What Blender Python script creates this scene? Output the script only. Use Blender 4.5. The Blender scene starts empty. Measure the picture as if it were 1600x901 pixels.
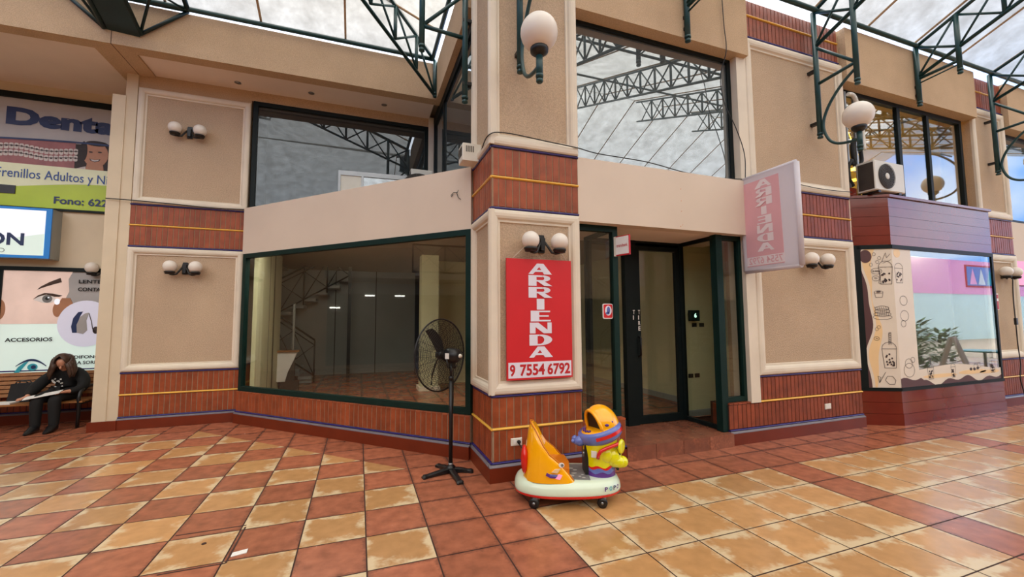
import bpy, bmesh, math, random
from mathutils import Vector, Matrix
random.seed(7)
PI = math.pi
scn = bpy.context.scene
COL = scn.collection

# ------------------------------------------------------------------ camera
cam_d = bpy.data.cameras.new('camera'); cam = bpy.data.objects.new('camera', cam_d); COL.objects.link(cam)
cam_d.sensor_fit = 'HORIZONTAL'; cam_d.sensor_width = 36.0; cam_d.lens = 655.0/1600.0*36.0
cam_d.clip_start = .05; cam_d.clip_end = 300
YAW, PITCH, ROLL = math.radians(20.0), math.radians(4.2), math.radians(-.33)
_f = Vector((math.sin(YAW)*math.cos(PITCH), math.cos(YAW)*math.cos(PITCH), math.sin(PITCH)))
_r0 = Vector((math.cos(YAW), -math.sin(YAW), 0)); _u0 = _r0.cross(_f)
_r = _r0*math.cos(ROLL)+_u0*math.sin(ROLL); _u = -_r0*math.sin(ROLL)+_u0*math.cos(ROLL)
cam.matrix_world = Matrix(((_r.x, _u.x, -_f.x, 0), (_r.y, _u.y, -_f.y, 0), (_r.z, _u.z, -_f.z, 1.6), (0, 0, 0, 1)))
scn.camera = cam

# ------------------------------------------------------------------ sky and exposure
SKY = .80
scn.view_settings.view_transform = 'Standard'; scn.view_settings.look = 'None'
scn.view_settings.gamma = 1; scn.view_settings.use_curve_mapping = False
scn.view_settings.exposure = 1.62
scn.cycles.use_denoising = True
scn.cycles.max_bounces = 9; scn.cycles.transparent_max_bounces = 16; scn.cycles.glossy_bounces = 5
scn.cycles.diffuse_bounces = 5; scn.cycles.sample_clamp_indirect = 6
w = bpy.data.worlds.new('sky'); scn.world = w; w.use_nodes = True
nt = w.node_tree; nt.nodes.clear()
o_ = nt.nodes.new('ShaderNodeOutputWorld'); bg = nt.nodes.new('ShaderNodeBackground')
tc = nt.nodes.new('ShaderNodeTexCoord'); sx = nt.nodes.new('ShaderNodeSeparateXYZ')
nt.links.new(tc.outputs['Generated'], sx.inputs[0])
nz = nt.nodes.new('ShaderNodeTexNoise'); nz.inputs['Scale'].default_value = 3.2; nz.inputs['Detail'].default_value = 5
nt.links.new(tc.outputs['Generated'], nz.inputs['Vector'])
r1 = nt.nodes.new('ShaderNodeMapRange'); r1.inputs[1].default_value = .25; r1.inputs[2].default_value = .62
nt.links.new(sx.outputs['Z'], r1.inputs[0])
r2 = nt.nodes.new('ShaderNodeMapRange'); r2.inputs[1].default_value = .55; r2.inputs[2].default_value = .68
nt.links.new(nz.outputs['Fac'], r2.inputs[0])
mx = nt.nodes.new('ShaderNodeMath'); mx.operation = 'MAXIMUM'
nt.links.new(r1.outputs[0], mx.inputs[0]); nt.links.new(r2.outputs[0], mx.inputs[1])
cr = nt.nodes.new('ShaderNodeMix'); cr.data_type = 'RGBA'
cr.inputs[6].default_value = (.20, .44, .95, 1); cr.inputs[7].default_value = (.98, .985, 1.0, 1)
nt.links.new(mx.outputs[0], cr.inputs[0]); nt.links.new(cr.outputs[2], bg.inputs['Color'])
bg.inputs['Strength'].default_value = SKY
nt.links.new(bg.outputs[0], o_.inputs[0])
# added fill, a very wide soft source above the glass roof to brighten the walls
sun_fill_d = bpy.data.lights.new('sun_fill', 'SUN'); sun_fill_d.energy = 3.2; sun_fill_d.angle = math.radians(110); sun_fill_d.color = (1.0, .97, .95)
sun_fill = bpy.data.objects.new('sun_fill', sun_fill_d); COL.objects.link(sun_fill)
sun_fill.rotation_euler = Vector((.12, -.55, 1.0)).to_track_quat('Z', 'Y').to_euler(); sun_fill.location = (0, -3, 14)

# ------------------------------------------------------------------ materials
def lin(c):
    return tuple((v/255/12.92 if v/255 <= .04045 else ((v/255+.055)/1.055)**2.4) for v in c)
def new_mat(name):
    m = bpy.data.materials.new(name); m.use_nodes = True
    return m, m.node_tree, m.node_tree.nodes['Principled BSDF']
def mat(name, rgb, rough=.6, var=.08, scale=6, bump=0, bscale=80, metal=0, spec=.5, coat=0, island=0, emit=0):
    m, t, b = new_mat(name)
    c = (*lin(rgb), 1)
    b.inputs['Roughness'].default_value = rough; b.inputs['Metallic'].default_value = metal
    b.inputs['Specular IOR Level'].default_value = spec; b.inputs['Coat Weight'].default_value = coat
    tcd = t.nodes.new('ShaderNodeTexCoord')
    n = t.nodes.new('ShaderNodeTexNoise'); n.inputs['Scale'].default_value = scale; n.inputs['Detail'].default_value = 4
    t.links.new(tcd.outputs['Object'], n.inputs['Vector'])
    r = t.nodes.new('ShaderNodeMapRange'); r.inputs[1].default_value = .3; r.inputs[2].default_value = .7
    r.inputs[3].default_value = 1-var; r.inputs[4].default_value = 1+var
    t.links.new(n.outputs['Fac'], r.inputs[0])
    fac = r.outputs[0]
    if island:
        g = t.nodes.new('ShaderNodeNewGeometry')
        ri = t.nodes.new('ShaderNodeMapRange'); ri.inputs[3].default_value = 1-island; ri.inputs[4].default_value = 1+island
        t.links.new(g.outputs['Random Per Island'], ri.inputs[0])
        mm = t.nodes.new('ShaderNodeMath'); mm.operation = 'MULTIPLY'
        t.links.new(fac, mm.inputs[0]); t.links.new(ri.outputs[0], mm.inputs[1]); fac = mm.outputs[0]
    if bump >= .5:
        g2 = t.nodes.new('ShaderNodeTexNoise'); g2.inputs['Scale'].default_value = bscale*.55; g2.inputs['Detail'].default_value = 2
        t.links.new(tcd.outputs['Object'], g2.inputs['Vector'])
        q2 = t.nodes.new('ShaderNodeMapRange'); q2.inputs[1].default_value = .3; q2.inputs[2].default_value = .7; q2.inputs[3].default_value = .86; q2.inputs[4].default_value = 1.12
        t.links.new(g2.outputs['Fac'], q2.inputs[0]); m3 = t.nodes.new('ShaderNodeMath'); m3.operation = 'MULTIPLY'
        t.links.new(fac, m3.inputs[0]); t.links.new(q2.outputs[0], m3.inputs[1]); fac = m3.outputs[0]
    v = t.nodes.new('ShaderNodeVectorMath'); v.operation = 'SCALE'; v.inputs[0].default_value = c[:3]
    t.links.new(fac, v.inputs['Scale']); t.links.new(v.outputs[0], b.inputs['Base Color'])
    if emit:
        t.links.new(v.outputs[0], b.inputs['Emission Color']); b.inputs['Emission Strength'].default_value = emit
    if bump:
        n2 = t.nodes.new('ShaderNodeTexNoise'); n2.inputs['Scale'].default_value = bscale; n2.inputs['Detail'].default_value = 3
        t.links.new(tcd.outputs['Object'], n2.inputs['Vector'])
        bp = t.nodes.new('ShaderNodeBump'); bp.inputs['Strength'].default_value = bump; bp.inputs['Distance'].default_value = .01
        t.links.new(n2.outputs['Fac'], bp.inputs['Height']); t.links.new(bp.outputs[0], b.inputs['Normal'])
    return m
def pane_mat(name, tint, base, power=5.0, rough=0.0, diffuse_mix=0.0):
    m, t, b = new_mat(name); t.nodes.remove(b)
    out = t.nodes['Material Output']
    tr = t.nodes.new('ShaderNodeBsdfTransparent'); tr.inputs[0].default_value = (*lin(tint), 1)
    gl = t.nodes.new('ShaderNodeBsdfGlossy'); gl.inputs['Roughness'].default_value = rough
    gl.inputs['Color'].default_value = (.92, .97, .98, 1)
    lw = t.nodes.new('ShaderNodeLayerWeight'); lw.inputs['Blend'].default_value = .5
    pw = t.nodes.new('ShaderNodeMath'); pw.operation = 'POWER'; pw.inputs[1].default_value = power
    t.links.new(lw.outputs['Facing'], pw.inputs[0])
    mr = t.nodes.new('ShaderNodeMapRange'); mr.inputs[3].default_value = base; mr.inputs[4].default_value = .95
    t.links.new(pw.outputs[0], mr.inputs[0])
    ms = t.nodes.new('ShaderNodeMixShader')
    t.links.new(mr.outputs[0], ms.inputs[0]); t.links.new(tr.outputs[0], ms.inputs[1]); t.links.new(gl.outputs[0], ms.inputs[2])
    res = ms.outputs[0]
    if diffuse_mix:
        df = t.nodes.new('ShaderNodeBsdfDiffuse'); df.inputs[0].default_value = (.42, .47, .48, 1)  # even grey diffuse share mixed over the whole pane
        md = t.nodes.new('ShaderNodeMixShader'); md.inputs[0].default_value = diffuse_mix
        t.links.new(res, md.inputs[1]); t.links.new(df.outputs[0], md.inputs[2]); res = md.outputs[0]
    t.links.new(res, out.inputs[0])
    return m
def tile_mat(name, base, edge, edge_amt, rough, allround):
    m, t, b = new_mat(name)
    uv = t.nodes.new('ShaderNodeUVMap'); s = t.nodes.new('ShaderNodeSeparateXYZ'); t.links.new(uv.outputs[0], s.inputs[0])
    tcd = t.nodes.new('ShaderNodeTexCoord')
    n = t.nodes.new('ShaderNodeTexNoise'); n.inputs['Scale'].default_value = 4.0; n.inputs['Detail'].default_value = 4
    n.inputs['Roughness'].default_value = .65; t.links.new(tcd.outputs['Object'], n.inputs['Vector'])
    def mth(op, a, bb):
        k = t.nodes.new('ShaderNodeMath'); k.operation = op
        for i, q in enumerate((a, bb)):
            if isinstance(q, (int, float)): k.inputs[i].default_value = q
            elif q is not None: t.links.new(q, k.inputs[i])
        return k.outputs[0]
    u, v = s.outputs['X'], s.outputs['Y']
    du, dv = mth('SUBTRACT', 1, u), mth('SUBTRACT', 1, v)
    if allround: d = mth('MINIMUM', mth('MINIMUM', u, du), mth('MINIMUM', v, dv))
    else: d = mth('MINIMUM', mth('MINIMUM', u, mth('ADD', du, .05)), mth('MINIMUM', mth('ADD', v, .09), mth('ADD', dv, .02)))
    fine = t.nodes.new('ShaderNodeTexNoise'); fine.inputs['Scale'].default_value = 38 if allround else 14; fine.inputs['Detail'].default_value = 4
    t.links.new(tcd.outputs['Object'], fine.inputs['Vector'])
    wob = mth('ADD', mth('MULTIPLY', mth('SUBTRACT', n.outputs['Fac'], .5), 1.0 if not allround else .26), mth('MULTIPLY', mth('SUBTRACT', fine.outputs['Fac'], .5), 12/100 if not allround else .16))
    r = t.nodes.new('ShaderNodeMapRange'); r.interpolation_type = 'SMOOTHSTEP'
    r.inputs[1].default_value = .0; r.inputs[2].default_value = .20 if not allround else .085
    r.inputs[3].default_value = edge_amt; r.inputs[4].default_value = 0; t.links.new(mth('ADD', d, wob), r.inputs[0])
    g = t.nodes.new('ShaderNodeNewGeometry')
    ri = t.nodes.new('ShaderNodeMapRange'); ri.inputs[3].default_value = .88; ri.inputs[4].default_value = 1.12
    t.links.new(g.outputs['Random Per Island'], ri.inputs[0])
    n2 = t.nodes.new('ShaderNodeTexNoise'); n2.inputs['Scale'].default_value = 9; n2.inputs['Detail'].default_value = 6
    t.links.new(tcd.outputs['Object'], n2.inputs['Vector'])
    r2 = t.nodes.new('ShaderNodeMapRange'); r2.inputs[1].default_value = .3; r2.inputs[2].default_value = .7
    r2.inputs[3].default_value = .74 if allround else .88; r2.inputs[4].default_value = 1.16 if allround else 1.08; t.links.new(n2.outputs['Fac'], r2.inputs[0])
    sc = t.nodes.new('ShaderNodeVectorMath'); sc.operation = 'SCALE'; sc.inputs[0].default_value = lin(base)
    t.links.new(mth('MULTIPLY', ri.outputs[0], r2.outputs[0]), sc.inputs['Scale'])
    mixn = t.nodes.new('ShaderNodeMix'); mixn.data_type = 'RGBA'; mixn.inputs[7].default_value = (*lin(edge), 1)
    t.links.new(r.outputs[0], mixn.inputs[0]); t.links.new(sc.outputs[0], mixn.inputs[6])
    t.links.new(mixn.outputs[2], b.inputs['Base Color'])
    b.inputs['Roughness'].default_value = rough
    rr = t.nodes.new('ShaderNodeMapRange'); rr.inputs[3].default_value = rough-.02; rr.inputs[4].default_value = rough+.08
    t.links.new(n2.outputs['Fac'], rr.inputs[0]); t.links.new(rr.outputs[0], b.inputs['Roughness'])
    bp = t.nodes.new('ShaderNodeBump'); bp.inputs['Strength'].default_value = .05; bp.inputs['Distance'].default_value = .01
    t.links.new(n2.outputs['Fac'], bp.inputs['Height']); t.links.new(bp.outputs[0], b.inputs['Normal'])
    return m
def roof_mat():
    m, t, b = new_mat('roof_sheet'); t.nodes.remove(b); out = t.nodes['Material Output']
    tcd = t.nodes.new('ShaderNodeTexCoord')
    n = t.nodes.new('ShaderNodeTexNoise'); n.inputs['Scale'].default_value = 3.0; n.inputs['Detail'].default_value = 10
    n.inputs['Roughness'].default_value = .72; t.links.new(tcd.outputs['Object'], n.inputs['Vector'])
    r = t.nodes.new('ShaderNodeMapRange'); r.inputs[1].default_value = .35; r.inputs[2].default_value = .68
    t.links.new(n.outputs['Fac'], r.inputs[0])
    c = t.nodes.new('ShaderNodeMix'); c.data_type = 'RGBA'
    c.inputs[6].default_value = (.50, .485, .455, 1); c.inputs[7].default_value = (.70, .685, .65, 1)
    t.links.new(r.outputs[0], c.inputs[0])
    tr = t.nodes.new('ShaderNodeBsdfTransparent'); t.links.new(c.outputs[2], tr.inputs[0])
    tl = t.nodes.new('ShaderNodeBsdfTranslucent'); tl.inputs[0].default_value = (.8, .78, .74, 1)
    df = t.nodes.new('ShaderNodeBsdfDiffuse'); df.inputs[0].default_value = (.5, .48, .45, 1)
    m1 = t.nodes.new('ShaderNodeMixShader'); m1.inputs[0].default_value = .35
    m2 = t.nodes.new('ShaderNodeMixShader'); m2.inputs[0].default_value = .16
    t.links.new(tl.outputs[0], m1.inputs[1]); t.links.new(df.outputs[0], m1.inputs[2])
    t.links.new(tr.outputs[0], m2.inputs[1]); t.links.new(m1.outputs[0], m2.inputs[2])
    t.links.new(m2.outputs[0], out.inputs[0])
    return m
def fabric_mat(name, rgb):
    m, t, b = new_mat(name); t.nodes.remove(b); out = t.nodes['Material Output']
    d = t.nodes.new('ShaderNodeBsdfDiffuse'); d.inputs[0].default_value = (*lin(rgb), 1)
    l = t.nodes.new('ShaderNodeBsdfTranslucent'); l.inputs[0].default_value = (*lin(rgb), 1)
    s = t.nodes.new('ShaderNodeMixShader'); s.inputs[0].default_value = .4
    t.links.new(d.outputs[0], s.inputs[1]); t.links.new(l.outputs[0], s.inputs[2]); t.links.new(s.outputs[0], out.inputs[0])
    return m
MT = {}
def K(key, *a, **k): MT[key] = mat(key, *a, **k)
K('stucco', (198, 173, 147), .95, .05, 2.2, 1.0, 140, spec=.2)
K('stucco_plain', (196, 169, 139), .95, .05, 3, .5, 150, spec=.2)
K('cream', (222, 210, 192), .6, .05, 3, spec=.3)
K('cream_flat', (216, 200, 184), .75, .03, 1.5, spec=.25)
K('column_paint', (214, 198, 172), .7, .05, 2.5, spec=.25)
K('soffit', (234, 220, 210), .8, .03, 2)
K('brick', (146, 72, 42), .4, .22, 9, .25, 60, island=.16, spec=.35)
K('brick_dark', (136, 66, 42), .42, .2, 9, .25, 60, island=.14, spec=.3)
K('grout', (150, 128, 104), .9, .1, 20)
K('grout_dark', (62, 38, 30), .9, .1, 20)
K('purple', (46, 40, 110), .2, .12, 10)
K('yellow_tile', (232, 178, 74), .25, .08, 10)
K('baseboard', (112, 42, 20), .35, .1, 4, spec=.4)
K('ledge_grey', (110, 104, 112), .4, .1, 10)
K('frame_green', (12, 40, 36), .5, .1, 8, spec=.2)
K('frame_black', (14, 24, 25), .5, .1, 8, spec=.2)
K('truss_green', (24, 64, 66), .38, .15, 6)
K('truss_dark', (14, 44, 46), .38, .15, 6)
K('globe', (228, 220, 210), .35, .02, 3, spec=.4)
K('black', (16, 16, 18), .4, .1, 10)
K('fan_blade', (20, 20, 22), .5, .1, 10)
K('black_soft', (22, 22, 25), .8, .15, 12)
K('white_plastic', (224, 220, 208), .45, .04, 6)
K('white', (235, 232, 230), .5, .03, 6)
K('red_sign', (206, 30, 40), .45, .04, 3)
K('sign_white', (226, 222, 236), .45, .02, 3)
K('red_ink', (190, 28, 38), .45, .02, 3)
K('orange', (255, 178, 10), .15, .03, 3, coat=.6)
K('orange_dark', (210, 120, 16), .3, .05, 6)
K('ride_white', (214, 230, 208), .2, .04, 4, coat=.4)
K('ride_red', (214, 30, 26), .2, .05, 4, coat=.4)
K('ride_yellow', (230, 226, 10), .15, .06, 4, coat=.6)
K('ride_blue', (98, 116, 190), .2, .1, 4, coat=.4)
K('ride_purple', (92, 50, 140), .25, .15, 8, coat=.3)
K('ride_grey', (120, 120, 120), .5, .1, 20)
K('ride_grey_light', (186, 186, 182), .5, .05, 20)
K('wood', (150, 98, 52), .5, .2, 12)
K('plank', (112, 38, 26), .2, .14, 3, spec=.5, coat=.3, island=.08)
K('steel', (150, 152, 154), .35, .05, 10, metal=.8)
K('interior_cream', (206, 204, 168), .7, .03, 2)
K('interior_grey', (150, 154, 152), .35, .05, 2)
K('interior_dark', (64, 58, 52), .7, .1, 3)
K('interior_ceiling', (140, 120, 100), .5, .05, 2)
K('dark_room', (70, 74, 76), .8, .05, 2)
K('concrete', (166, 150, 132), .85, .1, 3)
K('ac_white', (214, 212, 204), .4, .03, 4)
K('ac_dark', (58, 50, 44), .6, .1, 10)
K('fan_grille', (70, 70, 72), .4, .1, 10)
K('vinyl', (226, 214, 198), .5, .02, 3)
K('vinyl_brown', (84, 52, 54), .5, .03, 3)
K('vinyl_peach', (238, 204, 154), .5, .03, 3)
K('line_ink', (70, 58, 58), .6, 0, 3)
K('skin', (196, 140, 112), .5, .06, 10)
K('hair', (66, 42, 28), .5, .3, 30)
K('coat_black', (8, 8, 9), .85, .2, 14)
K('paper', (226, 224, 220), .7, .03, 6)
K('navy', (34, 52, 96), .5, .03, 3)
K('blue_line', (40, 80, 150), .5, .03, 3)
K('dental_grey', (172, 170, 170), .45, .08, 2)
K('dental_green', (176, 200, 52), .45, .08, 2)
K('dental_pale', (226, 232, 196), .45, .06, 3)
K('gum', (150, 92, 92), .5, .15, 8)
K('teeth', (196, 186, 178), .4, .15, 30)
K('face_skin', (176, 124, 92), .5, .08, 8)
K('dark_hair', (44, 32, 28), .6, .2, 20)
K('green', (84, 140, 70), .6, .3, 12)
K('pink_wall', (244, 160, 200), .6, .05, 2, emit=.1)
K('turquoise', (60, 170, 190), .4, .05, 3)
K('banner_letter', (236, 222, 226), .7, .02, 3)
K('banner_pink', (226, 172, 180), .7, .03, 3)
K('cable_black', (20, 20, 20), .5, 0, 5)
MT['roof'] = roof_mat()
MT['pane'] = pane_mat('pane', (244, 246, 244), .07)
MT['pane_shop'] = pane_mat('pane_shop', (240, 241, 236), .055)
MT['pane_mirror'] = pane_mat('pane_mirror', (120, 135, 140), .34, 3.5, diffuse_mix=.16)
MT['pane_dim'] = pane_mat('pane_dim', (110, 124, 128), .10, 3.5, diffuse_mix=.07)
MT['pane_bay'] = pane_mat('pane_bay', (240, 245, 245), .19)
MT['tan'] = tile_mat('tile_tan', (186, 140, 92), (214, 196, 162), .8, .2, 0)
MT['terra'] = tile_mat('tile_terracotta', (164, 100, 74), (96, 60, 50), .55, .22, 1)
MT['fabric_white'] = fabric_mat('fabric_white', (236, 232, 238))
MT['fabric_pink'] = fabric_mat('fabric_pink', (246, 214, 218))
MT['lamp_white'] = mat('lamp_white', (255, 250, 240), .5, 0, emit=5)
MT['number_lit'] = mat('number_lit', (190, 255, 225), .5, 0, emit=.8)
MT['shop_fill'] = mat('shop_fill', (255, 250, 238), .5, 0, emit=16)  # glow of the fill strip added in the empty shop
MT['lamp_warm'] = mat('lamp_warm', (255, 196, 70), .5, 0, emit=2)
MT['led_blue'] = mat('led_blue', (40, 50, 255), .5, 0, emit=3)
MT['lit_mint'] = mat('lit_mint', (204, 222, 214), .5, .05, 1, emit=.16)
MT['lit_white'] = mat('lit_white', (222, 228, 236), .5, .03, 1, emit=.2)
MT['lit_blue'] = mat('lit_blue', (26, 110, 180), .5, .03, 1, emit=.12)
MT['lit_skin'] = mat('lit_skin', (222, 196, 184), .5, .12, 2.2, emit=.1)
MT['lit_lilac'] = mat('lit_lilac', (206, 206, 224), .5, .03, 1, emit=.1)

# ------------------------------------------------------------------ mesh helpers
class Fr:                                    # a wall frame: s runs along the wall, t stands out of it
    def __init__(s, o, d):
        L = math.hypot(*d); s.o = o; s.d = (d[0]/L, d[1]/L); s.n = (s.d[1], -s.d[0])
    def p(f, s, t, z): return (f.o[0]+f.d[0]*s+f.n[0]*t, f.o[1]+f.d[1]*s+f.n[1]*t, z)
class MB:
    def __init__(s): s.v = []; s.f = []; s.sm = []; s.mi = []; s.cur = 0; s.uv = {}
    def add(s, vs, fs, smooth=False):
        b = len(s.v); s.v += [tuple(v) for v in vs]
        for f in fs: s.f.append(tuple(i+b for i in f)); s.sm.append(smooth); s.mi.append(s.cur)
        return s
    def box(s, x0, x1, y0, y1, z0, z1):
        return s.hexa([(x0, y0, z0), (x1, y0, z0), (x1, y1, z0), (x0, y1, z0), (x0, y0, z1), (x1, y0, z1), (x1, y1, z1), (x0, y1, z1)])
    def hexa(s, p):
        return s.add(p, [(3, 2, 1, 0), (4, 5, 6, 7), (0, 1, 5, 4), (1, 2, 6, 5), (2, 3, 7, 6), (3, 0, 4, 7)])
    def fbox(s, F, s0, s1, t0, t1, z0, z1):
        a = [(s0, t1), (s1, t1), (s1, t0), (s0, t0)]
        return s.hexa([F.p(q, r, z0) for q, r in a]+[F.p(q, r, z1) for q, r in a])
    def bbox(s, F, s0, s1, t0, t1, z0, z1, c):    # a box with its front edges chamfered
        a = [F.p(s0, t0, z0), F.p(s1, t0, z0), F.p(s1, t0, z1), F.p(s0, t0, z1)]
        b = [F.p(s0, t1-c, z0), F.p(s1, t1-c, z0), F.p(s1, t1-c, z1), F.p(s0, t1-c, z1)]
        d = [F.p(s0+c, t1, z0+c), F.p(s1-c, t1, z0+c), F.p(s1-c, t1, z1-c), F.p(s0+c, t1, z1-c)]
        fs = [(8, 9, 10, 11)]
        for i in range(4):
            j = (i+1) % 4; fs += [(i, j, 4+j, 4+i), (4+i, 4+j, 8+j, 8+i)]
        return s.add(a+b+d, fs)
    def prism(s, poly, z0, z1):
        n = len(poly); vs = [(x, y, z0) for x, y in poly]+[(x, y, z1) for x, y in poly]
        return s.add(vs, [tuple(range(n-1, -1, -1)), tuple(range(n, 2*n))]+[(i, (i+1) % n, n+(i+1) % n, n+i) for i in range(n)])
    def plate(s, F, poly, t0, t1):               # polygon drawn on a wall frame, given thickness
        n = len(poly); vs = [F.p(a, t1, z) for a, z in poly]+[F.p(a, t0, z) for a, z in poly]
        return s.add(vs, [tuple(range(n)), tuple(range(2*n-1, n-1, -1))]+[(i, n+i, n+(i+1) % n, (i+1) % n) for i in range(n)])
    def tube(s, pts, r, seg=8, caps=True, closed=False):
        P = [Vector(p) for p in pts]; n = len(P); R = r if isinstance(r, (list, tuple)) else [r]*n
        vs = []; up = None
        for i in range(n):
            if closed: t = (P[(i+1) % n]-P[i-1]).normalized()
            else: t = (P[min(i+1, n-1)]-P[max(i-1, 0)]).normalized()
            if up is None:
                up = Vector((0, 0, 1)) if abs(t.z) < .9 else Vector((1, 0, 0))
            a = (up-t*up.dot(t)).normalized(); b = t.cross(a); up = a
            for k in range(seg):
                th = 2*PI*k/seg; vs.append(P[i]+(a*math.cos(th)+b*math.sin(th))*R[i])
        fs = []
        for i in range(n if closed else n-1):
            for k in range(seg):
                k2 = (k+1) % seg; j = (i+1) % n
                fs.append((i*seg+k, i*seg+k2, j*seg+k2, j*seg+k))
        s.add(vs, fs, True)
        if caps and not closed:
            b = len(s.v)-len(vs)
            s.f.append(tuple(b+k for k in range(seg-1, -1, -1))); s.sm.append(False); s.mi.append(s.cur)
            s.f.append(tuple(b+(n-1)*seg+k for k in range(seg))); s.sm.append(False); s.mi.append(s.cur)
        return s
    def lathe(s, prof, c=(0, 0, 0), seg=20, ax=None, sc=(1, 1, 1)):
        # prof: list of (radius, height) about the axis ax
        A = Vector(ax or (0, 0, 1)).normalized(); U = Vector((1, 0, 0)) if abs(A.x) < .9 else Vector((0, 1, 0))
        U = (U-A*U.dot(A)).normalized(); V = A.cross(U); C = Vector(c)
        vs = [C+(U*math.cos(2*PI*k/seg)*sc[0]+V*math.sin(2*PI*k/seg)*sc[1])*max(r, 1e-4)+A*h for r, h in prof for k in range(seg)]
        fs = [(i*seg+k, i*seg+(k+1) % seg, (i+1)*seg+(k+1) % seg, (i+1)*seg+k) for i in range(len(prof)-1) for k in range(seg)]
        n = len(prof)
        fs += [tuple(range(seg-1, -1, -1)), tuple((n-1)*seg+k for k in range(seg))]
        return s.add(vs, fs, True)
    def ball(s, c, r, seg=20, rings=12, sc=(1, 1, 1), rot=None):
        vs = []; R = rot or Matrix.Identity(3)
        for i in range(rings+1):
            ph = PI*i/rings
            for k in range(seg):
                th = 2*PI*k/seg; rr = max(math.sin(ph), 1e-4)
                vs.append(Vector(c)+R @ Vector((r*sc[0]*rr*math.cos(th), r*sc[1]*rr*math.sin(th), -r*sc[2]*math.cos(ph))))
        fs = [(i*seg+k, i*seg+(k+1) % seg, (i+1)*seg+(k+1) % seg, (i+1)*seg+k) for i in range(rings) for k in range(seg)]
        return s.add(vs, fs, True)
    def grid(s, rows, smooth=True, closed=False):
        n = len(rows[0]); vs = [p for r in rows for p in r]
        m = n if closed else n-1
        return s.add(vs, [(i*n+k, i*n+(k+1) % n, (i+1)*n+(k+1) % n, (i+1)*n+k) for i in range(len(rows)-1) for k in range(m)], smooth)
    def mould(s, F, s0, s1, z0, z1, prof):       # mitred frame moulding
        rows = []
        for wv, t in prof:
            rows.append([F.p(s0+wv, t, z0+wv), F.p(s1-wv, t, z0+wv), F.p(s1-wv, t, z1-wv), F.p(s0+wv, t, z1-wv)])
        for i in range(len(rows)-1):
            for k in range(4):
                k2 = (k+1) % 4; s.add([rows[i][k], rows[i][k2], rows[i+1][k2], rows[i+1][k]], [(0, 1, 2, 3)], False)
        return s
    def text(s, F, txt, s0, z0, wd, ht, t, bold=0.0, mirror=False):
        vs, fs = glyphs(txt, bold)
        xs = [v[0] for v in vs]; ys = [v[1] for v in vs]; x0, x1, y0, y1 = min(xs), max(xs), min(ys), max(ys)
        P = []
        for x, y in vs:
            a = (x-x0)/(x1-x0); a = 1-a if mirror else a
            P.append(F.p(s0+a*wd, t, z0+(y-y0)/(y1-y0)*ht))
        return s.add(P, fs)
    def build(s, name, m, parent=None, origin=None, kind=None):
        me = bpy.data.meshes.new(name)
        vs = s.v
        if parent is not None and origin is None and 'base' in parent: origin = tuple(parent['base'])
        if origin: vs = [(x-origin[0], y-origin[1], z-origin[2]) for x, y, z in vs]
        me.from_pydata(vs, [], s.f)
        for k in (m if isinstance(m, (list, tuple)) else [m]): me.materials.append(MT[k])
        me.polygons.foreach_set('use_smooth', s.sm); me.polygons.foreach_set('material_index', s.mi)
        if s.uv:
            L = me.uv_layers.new(name='UVMap')
            for pi, uvs in s.uv.items():
                for li, q in zip(me.polygons[pi].loop_indices, uvs): L.data[li].uv = q
        me.update()
        ob = bpy.data.objects.new(name, me); COL.objects.link(ob)
        if parent is not None:
            ob.parent = parent
            if 'base' in parent: ob['base'] = tuple(parent['base'])
        elif origin: ob.location = origin
        if kind: ob['kind'] = kind
        return ob
_gc = {}
def glyphs(txt, bold):
    if (txt, bold) in _gc: return _gc[(txt, bold)]
    c = bpy.data.curves.new('t', 'FONT'); c.body = txt; c.offset = bold; c.resolution_u = 3
    o = bpy.data.objects.new('t', c); COL.objects.link(o)
    dg = bpy.context.evaluated_depsgraph_get(); dg.update()
    me = bpy.data.meshes.new_from_object(o.evaluated_get(dg))
    r = ([(v.co.x, v.co.y) for v in me.vertices], [tuple(p.vertices) for p in me.polygons])
    bpy.data.objects.remove(o); bpy.data.curves.remove(c); bpy.data.meshes.remove(me)
    _gc[(txt, bold)] = r; return r
def thing(name, label, cat, loc=(0, 0, 0), group=None, local=False):
    # Empty at the base. With local=False its parts are given in world coordinates.
    o = bpy.data.objects.new(name, None); COL.objects.link(o); o.location = loc; o.empty_display_size = .1
    o['label'] = label; o['category'] = cat
    if group: o['group'] = group
    if not local: o['base'] = tuple(loc)
    return o
def tag(o, label, cat, group=None, kind=None):
    o['label'] = label; o['category'] = cat
    if group: o['group'] = group
    if kind: o['kind'] = kind
    return o
def struct(name, mb, m): return mb.build(name, m, kind='structure')
def dup(root, loc, rotz, label, group=None):
    r = root.copy(); COL.objects.link(r); r.location = loc; r.rotation_euler = (0, 0, rotz); r['label'] = label
    if group: r['group'] = group
    for ch in list(root.children):
        c = ch.copy(); COL.objects.link(c); c.parent = r
        for g in list(ch.children):
            d = g.copy(); COL.objects.link(d); d.parent = c
    return r
def spline(pts, n=6):
    P = [Vector(p) for p in pts]; out = []
    for i in range(len(P)-1):
        p0, p1, p2, p3 = P[max(i-1, 0)], P[i], P[i+1], P[min(i+2, len(P)-1)]
        for k in range(n):
            u = k/n; out.append(.5*((2*p1)+(-p0+p2)*u+(2*p0-5*p1+4*p2-p3)*u*u+(-p0+3*p1-3*p2+p3)*u**3))
    return out+[P[-1]]
def ell(cx, cz, rx, rz, n=24, a0=0, a1=2*PI): return [(cx+rx*math.cos(a0+(a1-a0)*i/n), cz+rz*math.sin(a0+(a1-a0)*i/n)) for i in range(n)]
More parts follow.
